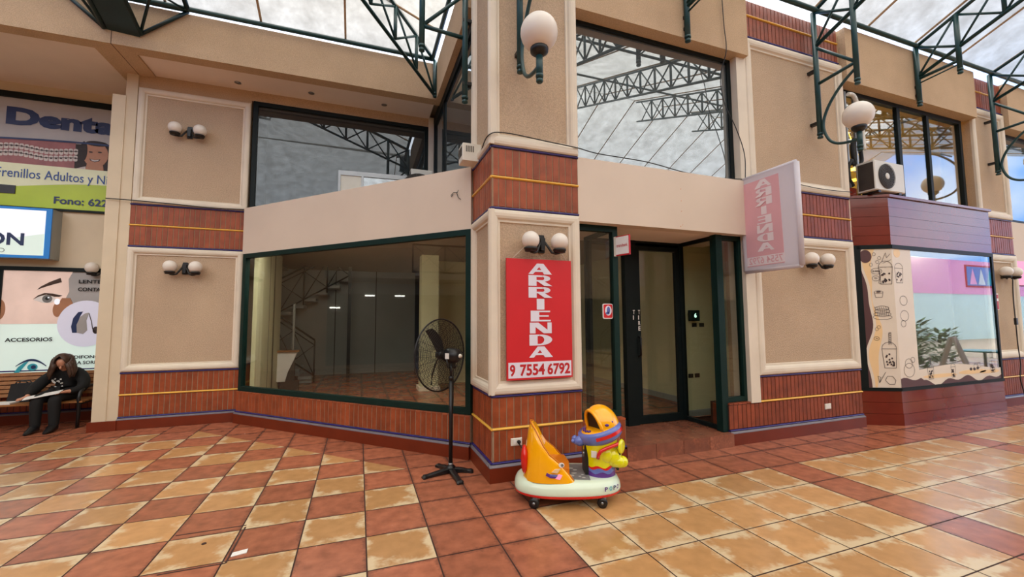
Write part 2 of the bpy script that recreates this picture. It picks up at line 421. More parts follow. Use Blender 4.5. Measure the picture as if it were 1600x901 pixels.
def stroke(mb, F, pts, wd, t):                  # an inked line drawn on a wall frame
    for i in range(len(pts)-1):
        (a, b), (c, d) = pts[i], pts[i+1]; L = math.hypot(c-a, d-b) or 1; nx, nz = -(d-b)/L*wd/2, (c-a)/L*wd/2
        mb.add([F.p(a+nx, t, b+nz), F.p(a-nx, t, b-nz), F.p(c-nx, t, d-nz), F.p(c+nx, t, d+nz)], [(0, 1, 2, 3)])
# ================================================================== SETTING
X1, Y1 = (1, 0), (0, -1)
PT = .4515; GX, GY = .53, 2.955
def tile_kind(i, j):
    x, y = GX+PT*(i+.5), GY+PT*(j+.5)
    if y > 7.45 and x < 1: return 1
    if i >= 2:
        if y > 3.41 or i % 7 == 1: return 1
        return 0
    if i >= 0: return 1
    return 0 if (i+j) % 2 else 1
def clip(poly, a, b, c):                        # keep a*x+b*y <= c
    out = []
    for i in range(len(poly)):
        p, q = poly[i], poly[(i+1) % len(poly)]; fp, fq = a*p[0]+b*p[1]-c, a*q[0]+b*q[1]-c
        if fp <= 0: out.append(p)
        if fp*fq < 0: k = fp/(fp-fq); out.append((p[0]+(q[0]-p[0])*k, p[1]+(q[1]-p[1])*k))
    return out
def lay_tiles(mb, i0, i1, j0, j1, z, kind, split=None, clips=()):
    g = .005
    for i in range(i0, i1):
        for j in range(j0, j1):
            x, y = GX+PT*i, GY+PT*j; sq = [(x+g, y+g), (x+PT-g, y+g), (x+PT-g, y+PT-g), (x+g, y+PT-g)]
            for cl in clips: sq = clip(sq, *cl) if len(sq) > 2 else []
            if len(sq) < 3: continue
            k = kind(i, j); parts = [(sq, k)]
            if split and i < 0 and j > 0 and k == 0:
                a, b, c = split; parts = [(clip(sq, a, b, c), k), (clip(sq, -a, -b, -c), 1)]
            ro = random.randrange(4)
            for q, kk in parts:
                if len(q) < 3: continue
                mb.cur = kk; n0 = len(mb.f); mb.add([(px, py, z) for px, py in q], [tuple(range(len(q)))])
                uv = []
                for px, py in q:
                    u, v = (px-x)/PT, (py-y)/PT
                    for _ in range(ro if i < 2 else 1): u, v = v, 1-u
                    uv.append((u, v))
                mb.uv[n0] = uv
mb = MB(); lay_tiles(mb, -22, 50, -28, 15, 0.0, tile_kind, (1, 1, 5.262))
floor = mb.build('floor', ['tan', 'terra'], kind='structure')
mb = MB(); mb.box(-9.4, 23, -9.7, 9.2, -.12, -.003)
mb.build('floor_grout', 'grout_dark', floor)
# an access cover cut into the tiles
F0 = Fr((0, 0), X1)
mb = MB()
for a, b in (((-.80, 3.90), (-.80, 3.38)), ((-.80, 3.38), (-1.17, 3.38)), ((-1.26, 3.93), (-.80, 3.93))):
    dx, dy = b[0]-a[0], b[1]-a[1]; L = math.hypot(dx, dy); nx, ny = -dy/L*.006, dx/L*.006
    mb.prism([(a[0]+nx, a[1]+ny), (a[0]-nx, a[1]-ny), (b[0]-nx, b[1]-ny), (b[0]+nx, b[1]+ny)], -.002, .0015)
mb.lathe([(.016, 0), (.016, .003), (.001, .003)], (-1.02, 3.72, 0), 10)
mb.build('access_cover_joint', 'grout_dark', floor)

# ---- trim courses and panels
PITCH_B = .078
def bricks(par, F, s0, s1, z0, z1, pitch, m='brick', mg='grout', t=.02):
    mb = MB(); n = max(1, round((s1-s0)/pitch)); p = (s1-s0)/n; g = .0045
    for k in range(n): mb.bbox(F, s0+k*p+g, s0+(k+1)*p-g, 0, t+random.uniform(-.001, .001), z0+g, z1-g, .003)
    mb.build('brick_course', m, par)
    mb = MB(); mb.fbox(F, s0, s1, 0, t-.005, z0, z1); mb.build('brick_grout', mg, par)
def roundrail(par, F, s0, s1, z, h, t, m, name):
    mb = MB(); prof = [(0, -h/2), (t*.6, -h/2), (t*.92, -h*.25), (t, 0), (t*.92, h*.25), (t*.6, h/2), (0, h/2)]
    a = [[F.p(s, tt, z+zz) for tt, zz in prof] for s in (s0, s1)]
    mb.grid(a, True); n = len(prof)
    mb.add(a[0]+a[1], [tuple(range(n)), tuple(range(2*n-1, n-1, -1))]); mb.build(name, m, par)
def low_belt(par, F, s0, s1, pitch=PITCH_B, dark=False, ya=None, s0a=None, plinth=True, e0=0, e1=0):
    bm, gm = ('brick_dark', 'grout_dark') if dark else ('brick', 'grout')
    ya = s0 if ya is None else ya
    mb = MB(); mb.fbox(F, s0-e0, s1+e1, 0, .055, 0, .142); mb.build('base_board', 'baseboard', par)
    mb = MB(); p = [(0, .142), (.054, .142), (.054, .148), (.034, .166), (0, .166)]
    a = [[F.p(s, t, z) for t, z in p] for s in (s0-e0, s1+e1)]; mb.grid(a, False); mb.add(a[0]+a[1], [(0, 1, 2, 3, 4), (9, 8, 7, 6, 5)])
    mb.build('base_ledge', 'ledge_grey', par)
    roundrail(par, F, s0, s1, .177, .02, .036, 'purple', 'purple_tile_rail')
    bricks(par, F, s0, s1, .188, .492, pitch, bm, gm)
    if ya < s1:
        roundrail(par, F, ya, s1, .506, .026, .036, 'yellow_tile', 'yellow_tile_rail')
        bricks(par, F, ya, s1, .520, .815, pitch, bm, gm)
        roundrail(par, F, ya, s1, .828, .024, .036, 'purple', 'purple_tile_rail')
def mid_belt(par, F, s0, s1, pitch=PITCH_B, dark=False, z=2.74):
    bm, gm = ('brick_dark', 'grout_dark') if dark else ('brick', 'grout')
    roundrail(par, F, s0, s1, z+.012, .024, .036, 'purple', 'purple_tile_rail')
    bricks(par, F, s0, s1, z+.026, z+.328, pitch, bm, gm)
    roundrail(par, F, s0, s1, z+.341, .026, .036, 'yellow_tile', 'yellow_tile_rail')
    bricks(par, F, s0, s1, z+.356, z+.652, pitch, bm, gm)
    roundrail(par, F, s0, s1, z+.664, .024, .036, 'purple', 'purple_tile_rail')
PROF = [(0, 0), (0, .034), (.012, .048), (.035, .054), (.06, .052), (.08, .042), (.09, .024), (.095, .018), (.112, .018), (.115, .006), (.118, -.004)]
def panel(par, F, s0, s1, z0, z1, w=1.0):
    mb = MB(); mb.mould(F, s0, s1, z0, z1, [(a*w, b) for a, b in PROF]); mb.build('panel_moulding', 'cream', par)
    mb = MB(); k = .112*w; mb.fbox(F, s0+k, s1-k, -.01, .002, z0+k, z1-k); mb.build('stucco_panel', 'stucco', par)

# ---- wall at the left (panels between the column and the shop)
FL = Fr((-3.34, 7.975), X1)
mb = MB(); mb.box(-3.34, -1.79, 7.975, 9.2, 0, 5.52)
wl = struct('wall_left', mb, 'stucco_plain')
low_belt(wl, FL, 0, 1.53, .07, e0=.0)
mid_belt(wl, FL, 0, 1.53, .07)
panel(wl, FL, .0, 1.53, .845, 2.735); panel(wl, FL, .02, 1.55, 3.42, 5.27)
mb = MB(); mb.box(-3.48, -3.335, 7.95, 9.2, .1, 5.5); mb.box(-3.635, -3.47, 7.935, 9.2, .13, 5.1)
struct('wall_column', mb, 'column_paint')
mb = MB(); mb.box(-3.67, -3.335, 7.905, 9.2, 0, .142); struct('baseboard_column', mb, 'baseboard')
# ---- diagonal wall of the shop
FD = Fr((-1.80, 7.86), (1, -1)); SD = 4.30
mb = MB(); mb.fbox(FD, 0, SD, -.16, 0, 0, .48); wd = struct('wall_diagonal_sill', mb, 'grout')
low_belt(wd, FD, 0, SD, .078, ya=99)
mb = MB(); n = 55
for k in range(n):
    a, b = SD*k/n+.004, SD*(k+1)/n-.004
    mb.hexa([FD.p(a, .024, .474), FD.p(b, .024, .474), FD.p(b, -.06, .474), FD.p(a, -.06, .474), FD.p(a, .02, .49), FD.p(b, .02, .49), FD.p(b, -.06, .51), FD.p(a, -.06, .51)])
mb.build('sill_bricks', 'brick', wd)
mb = MB(); mb.fbox(FD, 0, SD, -.14, 0.01, 2.68, 3.44); wf = struct('wall_diagonal_fascia', mb, 'cream_flat')
mb = MB()    # stray wires left in two holes of the fascia
for pts in ([(4.02, 3.12), (4.06, 3.15), (4.12, 3.14), (4.14, 3.17)], [(4.10, 3.15), (4.13, 3.08), (4.17, 3.05)], [(4.05, 3.13), (4.03, 3.10)]):
    mb.tube([FD.p(s, .02+.006*i, z) for i, (s, z) in enumerate(pts)], .004, 5)
mb.build('loose_wire', 'cable_black', wf)
mb = MB(); mb.prism([(-1.7, 7.93), (1.25, 4.98), (1.30, 8.0)], 3.30, 3.40); struct('ceiling_shop_roof', mb, 'concrete')

def window_frame(par_name, F, s0, s1, z0, z1, t0, t1, wd, m, mulls=(), bars=(), pane='pane', pt=None, label=None, wb=None):
    mb = MB(); wb = wb or wd
    mb.fbox(F, s0, s0+wd, t0, t1, z0, z1); mb.fbox(F, s1-wd, s1, t0, t1, z0, z1)
    mb.fbox(F, s0+wd, s1-wd, t0, t1, z1-wd, z1); mb.fbox(F, s0+wd, s1-wd, t0, t1, z0, z0+wb)
    for a, b in mulls: mb.fbox(F, a, b, t0+.005, t1-.005, z0+wb, z1-wd)
    for a, b in bars: mb.fbox(F, s0+wd, s1-wd, t0+.005, t1-.005, a, b)
    w_ = struct(par_name, mb, m)
    mb = MB(); pt = (t0+t1)/2 if pt is None else pt
    mb.fbox(F, s0+wd*.5, s1-wd*.5, pt-.003, pt+.003, z0+wb*.5, z1-wd*.5); mb.build('pane', pane, w_)
    return w_
w1 = window_frame('window_1', FD, .03, SD-.0, .50, 2.68, -.06, .015, .07, 'frame_green', pane='pane_shop')
mb = MB(); mb.fbox(FD, 3.85, 4.03, -.03, -.015, 2.62, 2.66); mb.build('sensor_strip', 'white_plastic', w1)

# ---- corner pillar
FP = Fr((1.28, 4.085), X1); FPL = Fr((1.28, 4.82), Y1)
mb = MB(); mb.box(1.28, 2.274, 4.085, 4.82, 0, 6.1); wp = struct('wall_pillar', mb, 'stucco_plain')
for F, L, e0, e1 in ((FP, .994, .055, 0), (FPL, .735, 0, 0)):
    a = -.02 if F is FP else 0; b = L if F is FP else L+.02
    low_belt(wp, F, a, b, .078, e0=.035 if F is FP else 0, e1=.0 if F is FP else -.02); mid_belt(wp, F, a, b)
panel(wp, FP, -.054, .994, .845, 2.735, 1.12); panel(wp, FPL, 0.0, .789, .845, 2.735, 1.0)
panel(wp, FP, -.054, .994, 3.42, 6.08, 1.12); panel(wp, FPL, 0.0, .789, 3.42, 6.08, 1.0)

# ---- wall right of the pillar: fascia, upper beam, strips
FR = Fr((0, 4.17), X1)
mb = MB(); mb.box(2.274, 4.95, 4.075, 4.23, 2.69, 3.42); wf2 = struct('wall_entrance_fascia', mb, 'cream_flat')
mb = MB()
for x, z, r in ((5.02-.12, 3.04, .016), (4.885, 3.06, .012), (3.72, 3.05, .005), (3.72, 2.92, .005), (3.72, 3.2, .006), (3.70, 2.73, .006), (3.73, 2.75, .005)):
    mb.lathe([(r, 0), (r*.8, .002), (.0005, .002)], (x, 4.075, z), 9, (0, -1, 0))
mb.build('screw_hole', 'orange_dark', wf2)
mb = MB(); mb.box(2.274, 4.95, 4.06, 4.3, 5.19, 6.1); struct('wall_upper_beam', mb, 'stucco_plain')
mb = MB(); mb.box(4.80, 4.965, 4.13, 4.4, 0.5, 5.2); struct('wall_strip', mb, 'cream')
mb = MB(); mb.box(2.274, 4.96, 4.23, 5.1, 2.69, 2.78); struct('ceiling_entrance', mb, 'soffit')
# panel wall on the right
FRP = Fr((4.95, 4.17), X1)
mb = MB(); mb.box(4.95, 7.02, 4.17, 4.6, 0, 6.1); wr = struct('wall_right', mb, 'stucco_plain')
mb = MB(); mb.box(4.43, 4.95, 4.17, 4.45, 0, .50); wr2 = struct('wall_right_sill', mb, 'grout_dark')
FRS = Fr((4.43, 4.17), X1)
low_belt(wr, Fr((4.43, 4.17), X1), 0, 2.58, .073, True, ya=.535)
mb = MB()
for k in range(7): a = .004+k*.075; mb.fbox(FRS, a, a+.068, -.20, .024, .495, .515)
mb.build('sill_bricks', 'brick_dark', wr2)
mb = MB(); FE = Fr((4.43, 4.40), Y1)
for k in range(3): mb.bbox(FE, k*.077+.003, (k+1)*.077-.003, 0, .02, .17, .49, .003)
mb.build('end_bricks', 'brick_dark', wr2)
mid_belt(wr, FRP, .02, 2.05, .073, True)
panel(wr, FRP, .02, 2.05, .845, 2.735, 1.25); panel(wr, FRP, .02, 2.05, 3.42, 5.52, 1.25)
bricks(wr, FRP, .0, 2.0, 5.56, 5.85, .073, 'brick_dark', 'grout_dark'); bricks(wr, FRP, .0, 2.0, 5.88, 6.09, .073, 'brick_dark', 'grout_dark')
roundrail(wr, FRP, .0, 2.0, 5.866, .026, .036, 'yellow_tile', 'yellow_tile_rail'); roundrail(wr, FRP, 0, 2.0, 5.545, .024, .036, 'purple', 'purple_tile_rail')
mb = MB(); mb.box(7.0, 10.56, 4.06, 4.3, 5.23, 6.1); struct('wall_right_beam', mb, 'stucco_plain')
mb = MB(); mb.box(7.0, 10.56, 4.22, 4.6, 2.7, 3.45); struct('wall_right_band', mb, 'cream_flat')
mb = MB(); mb.box(7.0, 10.56, 4.28, 4.6, 0, .5); struct('wall_right_base', mb, 'plank')
# far pillar
FF = Fr((10.56, 4.17), X1)
mb = MB(); mb.box(10.56, 11.66, 4.17, 4.6, 0, 6.1); wfp = struct('wall_far_pillar', mb, 'stucco_plain')
low_belt(wfp, FF, .0, 1.1, .073, True); mid_belt(wfp, FF, 0, 1.1, .073, True)
panel(wfp, FF, .0, 1.1, .845, 2.735, 1.25); panel(wfp, FF, 0, 1.1, 3.42, 5.48, 1.25)
bricks(wfp, FF, .0, 1.1, 5.52, 5.81, .073, 'brick_dark', 'grout_dark'); bricks(wfp, FF, .0, 1.1, 5.83, 6.09, .073, 'brick_dark', 'grout_dark')
roundrail(wfp, FF, .0, 1.1, 5.82, .026, .036, 'yellow_tile', 'yellow_tile_rail'); roundrail(wfp, FF, 0, 1.1, 5.505, .024, .036, 'purple', 'purple_tile_rail')
mb = MB(); mb.box(11.66, 23, 4.06, 4.3, 5.2, 6.1); struct('wall_end_beam', mb, 'stucco_plain')
mb = MB(); mb.box(11.66, 23, 4.2, 4.4, 2.66, 3.42); struct('wall_end_band', mb, 'cream_flat')
mb = MB(); mb.box(11.66, 23, 4.25, 4.4, 0, .35); struct('wall_end_base', mb, 'brick_dark')
mb = MB(); mb.box(11.66, 14.3, 4.19, 4.26, 2.2, 2.66); struct('trim_1', mb, 'pink_wall')

# ---- windows
window_frame('window_2', Fr((0, 4.24), X1), 2.274, 4.80, 3.40, 5.20, -.05, .01, .06, 'frame_black', pane='pane_mirror')
FU = Fr((-1.76, 7.99), X1)
window_frame('window_3', FU, 0, 2.95, 3.40, 5.33, -.05, .03, .07, 'frame_black', pane='pane_dim')
mb = MB(); mb.box(1.19, 1.30, 7.95, 8.3, 3.40, 5.52); struct('wall_corner_post', mb, 'cream')
mb = MB(); mb.box(-1.82, 1.3, 7.97, 8.3, 5.33, 5.52); struct('wall_window_head', mb, 'stucco_plain')
FX = Fr((1.31, 7.93), Y1)
window_frame('window_4', FX, 0, 3.11, 3.40, 5.40, -.05, .02, .07, 'frame_black', mulls=((.95, 1.0),), pane='pane_dim')
mb = MB(); mb.box(1.29, 1.45, 4.82, 8.0, 5.40, 5.52); struct('wall_side_head', mb, 'frame_black')
w5 = window_frame('window_5', Fr((0, 4.27), X1), 7.02, 10.45, 3.45, 5.23, -.04, .03, .07, 'frame_black', mulls=((8.54, 8.62), (9.38, 9.45)), pane='pane_bay')
mb = MB(); F5 = Fr((0, 4.22), X1)
for a in (7.12, 7.33): mb.fbox(F5, a, a+.035, 0, .03, 3.5, 5.16)
mb.build('silver_frame', 'steel', w5)
window_frame('window_6', Fr((0, 4.27), X1), 11.66, 16.5, 3.42, 5.2, -.04, .03, .06, 'frame_black', pane='pane_mirror')
window_frame('window_7', Fr((0, 4.30), X1), 11.66, 16.5, .35, 2.66, -.04, .03, .06, 'frame_black', pane='pane_bay')
# ---- the step and the shop entrance
mb = MB()
for k in range(4):
    a = 2.85+k*.395; mb.box(a+.003, a+.392, 4.085, 4.40, 0.0, .16); mb.box(a+.003, a+.392, 4.404, 4.90, .02, .16)
st = mb.build('floor_step', 'terra', kind='structure')
mb = MB(); mb.box(2.85, 4.43, 4.09, 4.95, 0, .155); mb.build('step_grout', 'grout_dark', st)
mb = MB(); mb.box(2.28, 2.84, 4.12, 4.25, 0, .46); wpl = struct('wall_plinth', mb, 'grout')
FQ = Fr((2.274, 4.12), X1)
mb = MB(); mb.fbox(FQ, 0, .57, 0, .035, 0, .142); mb.build('base_board', 'baseboard', wpl)
bricks(wpl, FQ, 0, .575, .188, .47, .08); roundrail(wpl, FQ, 0, .575, .170, .024, .03, 'purple', 'purple_tile_rail')
mb = MB()
for k in range(7): a = k*.082+.003; mb.fbox(FQ, a, a+.076, -.12, .024, .465, .485)
mb.build('sill_bricks', 'brick', wpl)
mb = MB(); FQE = Fr((2.85, 4.12), (0, 1))
for k in range(2): mb.bbox(FQE, k*.066, (k+1)*.066-.004, -.01, .01, .165, .465, .003)
mb.build('end_bricks', 'brick', wpl)

FG = Fr((0, 4.21), X1)
w8 = window_frame('window_8', FG, 2.28, 2.86, .485, 2.69, -.05, .02, .07, 'frame_green', pane='pane_shop')
mb = MB(); mb.fbox(FG, 2.28, 2.34, -.05, .02, .47, 2.69); mb.build('frame_post', 'frame_green', w8)
FRR = Fr((2.83, 4.26), (0, 1))
window_frame('window_9', Fr((2.83, 4.9), (0, -1)), 0, .65, .17, 2.69, -.03, .02, .05, 'frame_black', pane='pane_shop')
FDR = Fr((0, 4.90), X1)
# sidelight and the door leaf
window_frame('window_10', FDR, 2.85, 3.56, .17, 2.69, -.04, .03, .06, 'frame_black', pane='pane_shop')
d1 = window_frame('door_1', FDR, 3.57, 4.40, .17, 2.66, -.03, .03, .10, 'frame_black', pane='pane_shop')
mb = MB(); mb.fbox(FDR, 3.42, 3.60, -.04, .045, .16, 2.70); mb.fbox(FDR, 2.84, 4.42, -.05, .03, 2.62, 2.72); mb.fbox(FDR, 4.36, 4.44, -.05, .04, .16, 2.70)
mb.build('door_frame', 'frame_black', d1)
mb = MB(); mb.tube([FDR.p(3.62, .03, 1.08), FDR.p(3.62, .085, 1.10), FDR.p(3.62, .085, 1.34), FDR.p(3.62, .03, 1.36)], .014, 8); mb.build('door_handle', 'black', d1)
for txt, s in (('TIRE', 3.615), ('TI', 3.53)):
    mb = MB()
    for i, c in enumerate(txt): mb.text(FDR, c, s, 1.66-i*.075, .015 if c == 'I' else .034, .058, .048, .02)
    mb.build('door_lettering', 'white', d1)
FSD = Fr((4.40, 4.92), Y1)
window_frame('window_11', FSD, 0.0, .70, .17, 2.69, -.03, .02, .05, 'frame_black', pane='pane_shop')
mb = MB(); mb.box(4.345, 4.45, 4.17, 4.27, .165, 2.69); struct('trim_2', mb, 'frame_green')
window_frame('window_12', FG, 4.38, 4.81, .52, 2.69, -.05, .02, .06, 'frame_green', pane='pane_shop')

# ---- roof edges, soffits and slabs
mb = MB(); mb.box(-9.2, 1.2, 7.15, 7.35, 5.47, 6.12); struct('wall_left_fascia', mb, 'stucco_plain')
mb = MB(); mb.box(1.2, 1.30, 4.82, 7.35, 5.47, 6.12); struct('wall_side_fascia', mb, 'stucco_plain')
mb = MB(); mb.box(-3.60, -3.12, 7.35, 9.2, 5.47, 5.6); b_ = struct('ceiling_beam', mb, 'stucco_plain')
mb = MB(); mb.box(-3.336, -3.329, 7.148, 7.95, 5.468, 6.0); mb.build('beam_joint', 'grout_dark', b_)
mb = MB(); mb.box(-3.12, 1.2, 7.35, 8.0, 5.50, 5.62); cs = struct('ceiling_soffit', mb, 'soffit')
for x, y in ((-1.95, 7.75), (-.85, 7.7), (.35, 7.7)):
    mb = MB(); mb.lathe([(.035, 0), (.05, .004), (.05, .006), (.001, .006)], (x, y, 5.50), 16, (0, 0, -1)); mb.build('downlight', 'steel', cs)
mb = MB(); mb.box(-9.2, -3.6, 7.35, 9.2, 5.52, 5.62); struct('ceiling_porch', mb, 'soffit')
mb = MB(); mb.box(-9.2, 1.3, 7.2, 13, 5.63, 6.05); mb.box(1.3, 23, 4.3, 13, 5.63, 6.05); struct('ceiling_slab', mb, 'concrete')
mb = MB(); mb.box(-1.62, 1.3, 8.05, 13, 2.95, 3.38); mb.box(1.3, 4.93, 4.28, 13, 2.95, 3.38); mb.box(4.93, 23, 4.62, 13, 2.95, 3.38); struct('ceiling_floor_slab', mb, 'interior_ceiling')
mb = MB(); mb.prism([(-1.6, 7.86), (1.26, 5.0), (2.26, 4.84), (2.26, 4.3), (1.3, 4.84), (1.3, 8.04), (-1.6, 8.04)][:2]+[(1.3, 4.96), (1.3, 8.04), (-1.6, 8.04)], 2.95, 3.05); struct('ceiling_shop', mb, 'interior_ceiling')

# ---- glazed roof of the court
EZ, SL = 6.20, .4
mb = MB()
def rz(y): return EZ+SL*(4.05-y)
mb.cur = 0
th = .02
def slab(pts):
    n = len(pts); mb.add([(x, y, z) for x, y, z in pts]+[(x, y, z+th) for x, y, z in pts], [tuple(range(n-1, -1, -1)), tuple(range(n, 2*n))]+[(i, (i+1) % n, n+(i+1) % n, n+i) for i in range(n)])
TOP = EZ+SL*7.1
slab([(-9.2, 7.1, EZ), (1.15, 7.1, EZ), (-5.95, 0, TOP), (-9.2, 0, TOP)])
slab([(1.15, 7.1, EZ), (1.15, 4.05, EZ), (-5.95, -3.05, TOP), (-5.95, 0, TOP)])
slab([(1.15, 4.05, EZ), (23, 4.05, EZ), (23, -3.05, TOP), (-5.95, -3.05, TOP)])
slab([(23, -3.05, TOP), (23, -10.15, EZ), (-9.2, -10.15, EZ), (-9.2, -3.05, TOP)])
slab([(-9.2, 0, TOP), (-5.95, 0, TOP), (-5.95, -3.05, TOP), (-9.2, -3.05, TOP)])
roof = mb.build('ceiling', 'roof', kind='structure')
mb = MB()
for k in range(20):
    x = 1.45+1.21*k
    if x > 22.9: break
    mb.tube([(x, 4.05, EZ-.012), (x, -3.05, TOP-.012), (x, -10.15, EZ-.012)], .018, 6)
for k in range(8):
    x = -.3-1.21*k; mb.tube([(x, 7.1, EZ-.012), (x, max(0, x+5.95), EZ+SL*(7.1-max(0, x+5.95))-.012)], .018, 6)
for y in (6.4, 5.2, 4.6): mb.tube([(1.15, y, EZ-.012), (-2.5, y, EZ+SL*3.65-.012)], .018, 6)
mb.build('roof_joint', 'stucco_plain', roof)
mb = MB()
mb.tube([(-9.2, 7.08, EZ-.05), (1.12, 7.08, EZ-.05)], .035, 8); mb.tube([(1.12, 7.08, EZ-.05), (1.12, 4.0, EZ-.05)], .035, 8); mb.tube([(1.12, 4.0, EZ-.05), (23, 4.0, EZ-.05)], .035, 8)
for q in (2.6, 5.2): mb.tube([(1.1-q*.0, 4.05-q, rz(4.05-q)-.05), (23, 4.05-q, rz(4.05-q)-.05)], .03, 6)
for q in (2.3,): mb.tube([(-9.2, 7.1-q, EZ+SL*q-.05), (1.15-q, 7.1-q, EZ+SL*q-.05)], .03, 6)
mb.build('roof_purlin', 'truss_green', roof)

# ---- recess with the bench (left) and the rest of the building envelope
mb = MB(); mb.box(-9.2, -3.34, 9.0, 9.2, 0, 5.52); wre = struct('wall_recess', mb, 'column_paint')
FRC = Fr((-9.2, 9.0), X1)
low_belt(wre, FRC, 0, 5.85, .075, True)
mb = MB(); mb.box(-9.4, -9.2, -9.7, 9.2, 0, 6.12); struct('wall_west', mb, 'stucco_plain')
mb = MB(); mb.box(-9.2, 23, -9.9, -9.7, 0, 6.2); struct('wall_opposite', mb, 'stucco_plain')
mb = MB(); mb.box(-8, 22, -9.72, -9.65, .1, 2.6); struct('trim_5', mb, 'interior_dark')
mb = MB(); mb.box(-9.4, 23.2, 13, 13.2, 0, 6.05); struct('wall_back', mb, 'interior_dark')
mb = MB(); mb.box(23, 23.2, 4.06, 13, 0, 6.05); struct('wall_east', mb, 'interior_dark')
mb = MB(); mb.box(7.02, 7.12, 4.6, 13, 0, 5.63); struct('wall_party', mb, 'interior_cream')
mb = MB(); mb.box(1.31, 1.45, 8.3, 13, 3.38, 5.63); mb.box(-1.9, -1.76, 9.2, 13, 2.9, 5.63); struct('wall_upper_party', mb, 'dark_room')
# ================================================================== SHOP INTERIOR
mb = MB()
lay_tiles(mb, -8, 15, 3, 23, .16, lambda i, j: 1, None, ((-1, -1, -6.22), (-1, 0, 2.95), (1, 0, 7.0), (0, 1, 12.6), (0, -1, -4.95)))
fi = mb.build('floor_shop', ['tan', 'terra'], kind='structure')
mb = MB(); mb.box(1.35, 7.0, 4.97, 12.6, .02, .154); mb.prism([(-1.6, 7.9), (1.2, 5.1), (1.35, 4.98), (1.35, 12.6), (-3.0, 12.6), (-3.0, 9.25), (-1.62, 9.25)], .02, .154)
mb.build('shop_floor_grout', 'grout_dark', fi)
mb = MB(); mb.box(-1.62, -1.56, 7.80, 10.0, .16, 2.95); wi = struct('wall_shop_side', mb, 'interior_cream')
mb = MB(); mb.box(-1.56, -1.555, 8.78, 8.785, .16, 2.95); mb.build('board_joint', 'interior_dark', wi)
mb = MB(); mb.box(-3.0, 1.5, 12.3, 12.4, .16, 2.95); wb = struct('wall_shop_back', mb, 'interior_grey')
mb = MB()
for x in (-.62, .42): mb.box(x, x+.02, 12.28, 12.3, .16, 2.95)
mb.build('board_joint', 'interior_dark', wb)
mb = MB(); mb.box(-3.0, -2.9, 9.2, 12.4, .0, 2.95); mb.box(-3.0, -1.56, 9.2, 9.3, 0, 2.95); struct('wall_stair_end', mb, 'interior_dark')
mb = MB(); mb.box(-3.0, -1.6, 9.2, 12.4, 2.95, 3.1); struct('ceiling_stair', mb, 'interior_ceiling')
t = thing('added_shop_fill', 'added fill light, a long white strip inside the empty shop above the big window', 'lamp', (-.35, 6.9, 2.95))  # added to brighten the cream wall inside; the shop shows no such lamp
FLA = Fr((-1.2, 7.72), (1, -1))
mb = MB(); mb.fbox(FLA, 0, 2.4, -.08, .08, 2.905, 2.95); mb.build('housing', 'white', t)
mb = MB(); mb.fbox(FLA, .03, 2.37, -.06, .06, 2.88, 2.905); mb.build('tube', 'shop_fill', t)
mb = MB(); mb.box(1.5, 4.4, 9.6, 9.7, .16, 2.95); struct('wall_shop_rear', mb, 'interior_cream')
mb = MB(); mb.box(5.2, 5.28, 4.6, 9.6, .16, 2.95); ws = struct('wall_shop_right', mb, 'interior_cream')
mb = MB(); mb.box(5.19, 5.2, 5.0, 9.6, .16, .26); ws2 = mb.build('skirting', 'interior_grey', ws)
mb = MB(); mb.box(4.48, 5.2, 5.02, 5.10, .16, 2.95); wsb = struct('wall_shop_return', mb, 'interior_cream')
mb = MB(); mb.box(4.48, 5.2, 5.005, 5.02, .16, .25); mb.build('skirting', 'interior_grey', wsb)
# cream column standing in the shop
mb = MB(); mb.box(1.20, 1.55, 8.75, 9.1, .16, 2.95); pc_ = struct('wall_shop_column', mb, 'interior_cream')
mb = MB(); mb.box(1.16, 1.59, 8.71, 9.14, .16, .24); mb.build('column_base', 'cream', pc_)

# staircase with two flights
t = thing('staircase', 'dark staircase with black railings inside the empty shop behind the big window', 'staircase', (-.9, 11.2, .16))
mb = MB()
for k in range(7): mb.box(-1.0-.26*(k+1)-.02, -1.0-.26*k, 10.7, 11.5, .16+.17*k+.10, .16+.17*(k+1))
for k in range(7): mb.box(-1.0-.26*(k+1), -1.0-.26*k+.0, 10.75, 10.8, .17+.17*k-.10+.1, .16+.17*k+.12)
mb.build('lower_flight', 'interior_grey', t)
mb = MB()
for k in range(8): mb.box(-2.4+.27*k, -2.4+.27*(k+1)+.02, 11.5, 12.27, 1.30+.17*k+.1, 1.30+.17*(k+1))
mb.build('upper_flight', 'interior_grey', t)
mb = MB(); mb.box(-2.88, -2.4, 10.7, 12.27, 1.22, 1.33); mb.build('landing', 'interior_grey', t)
def railing(pts0, pts1, h, n):
    mb = MB(); a, b = Vector(pts0), Vector(pts1); up = Vector((0, 0, h))
    mb.tube([a+up, b+up], .022, 6); mb.tube([a+up*.88, b+up*.88], .014, 6); mb.tube([a+up*.15, b+up*.15], .018, 6)
    for i in range(n+1): q = a.lerp(b, i/n); mb.tube([q, q+up], .018, 6)
    for i in range(n):
        q, r = a.lerp(b, i/n), a.lerp(b, (i+1)/n); mb.tube([q+up*.15, r+up*.88], .011, 5); mb.tube([q+up*.88, r+up*.15], .011, 5)
    mb.build('railing', 'black', t)
railing((-.95, 10.66, .2), (-2.3, 10.66, 1.2), .95, 3); railing((-2.35, 11.46, 1.35), (-.25, 11.46, 2.6), .95, 4)
mb = MB(); mb.box(-.28, -.20, 11.40, 11.48, .16, 2.95); mb.build('post', 'black', t)
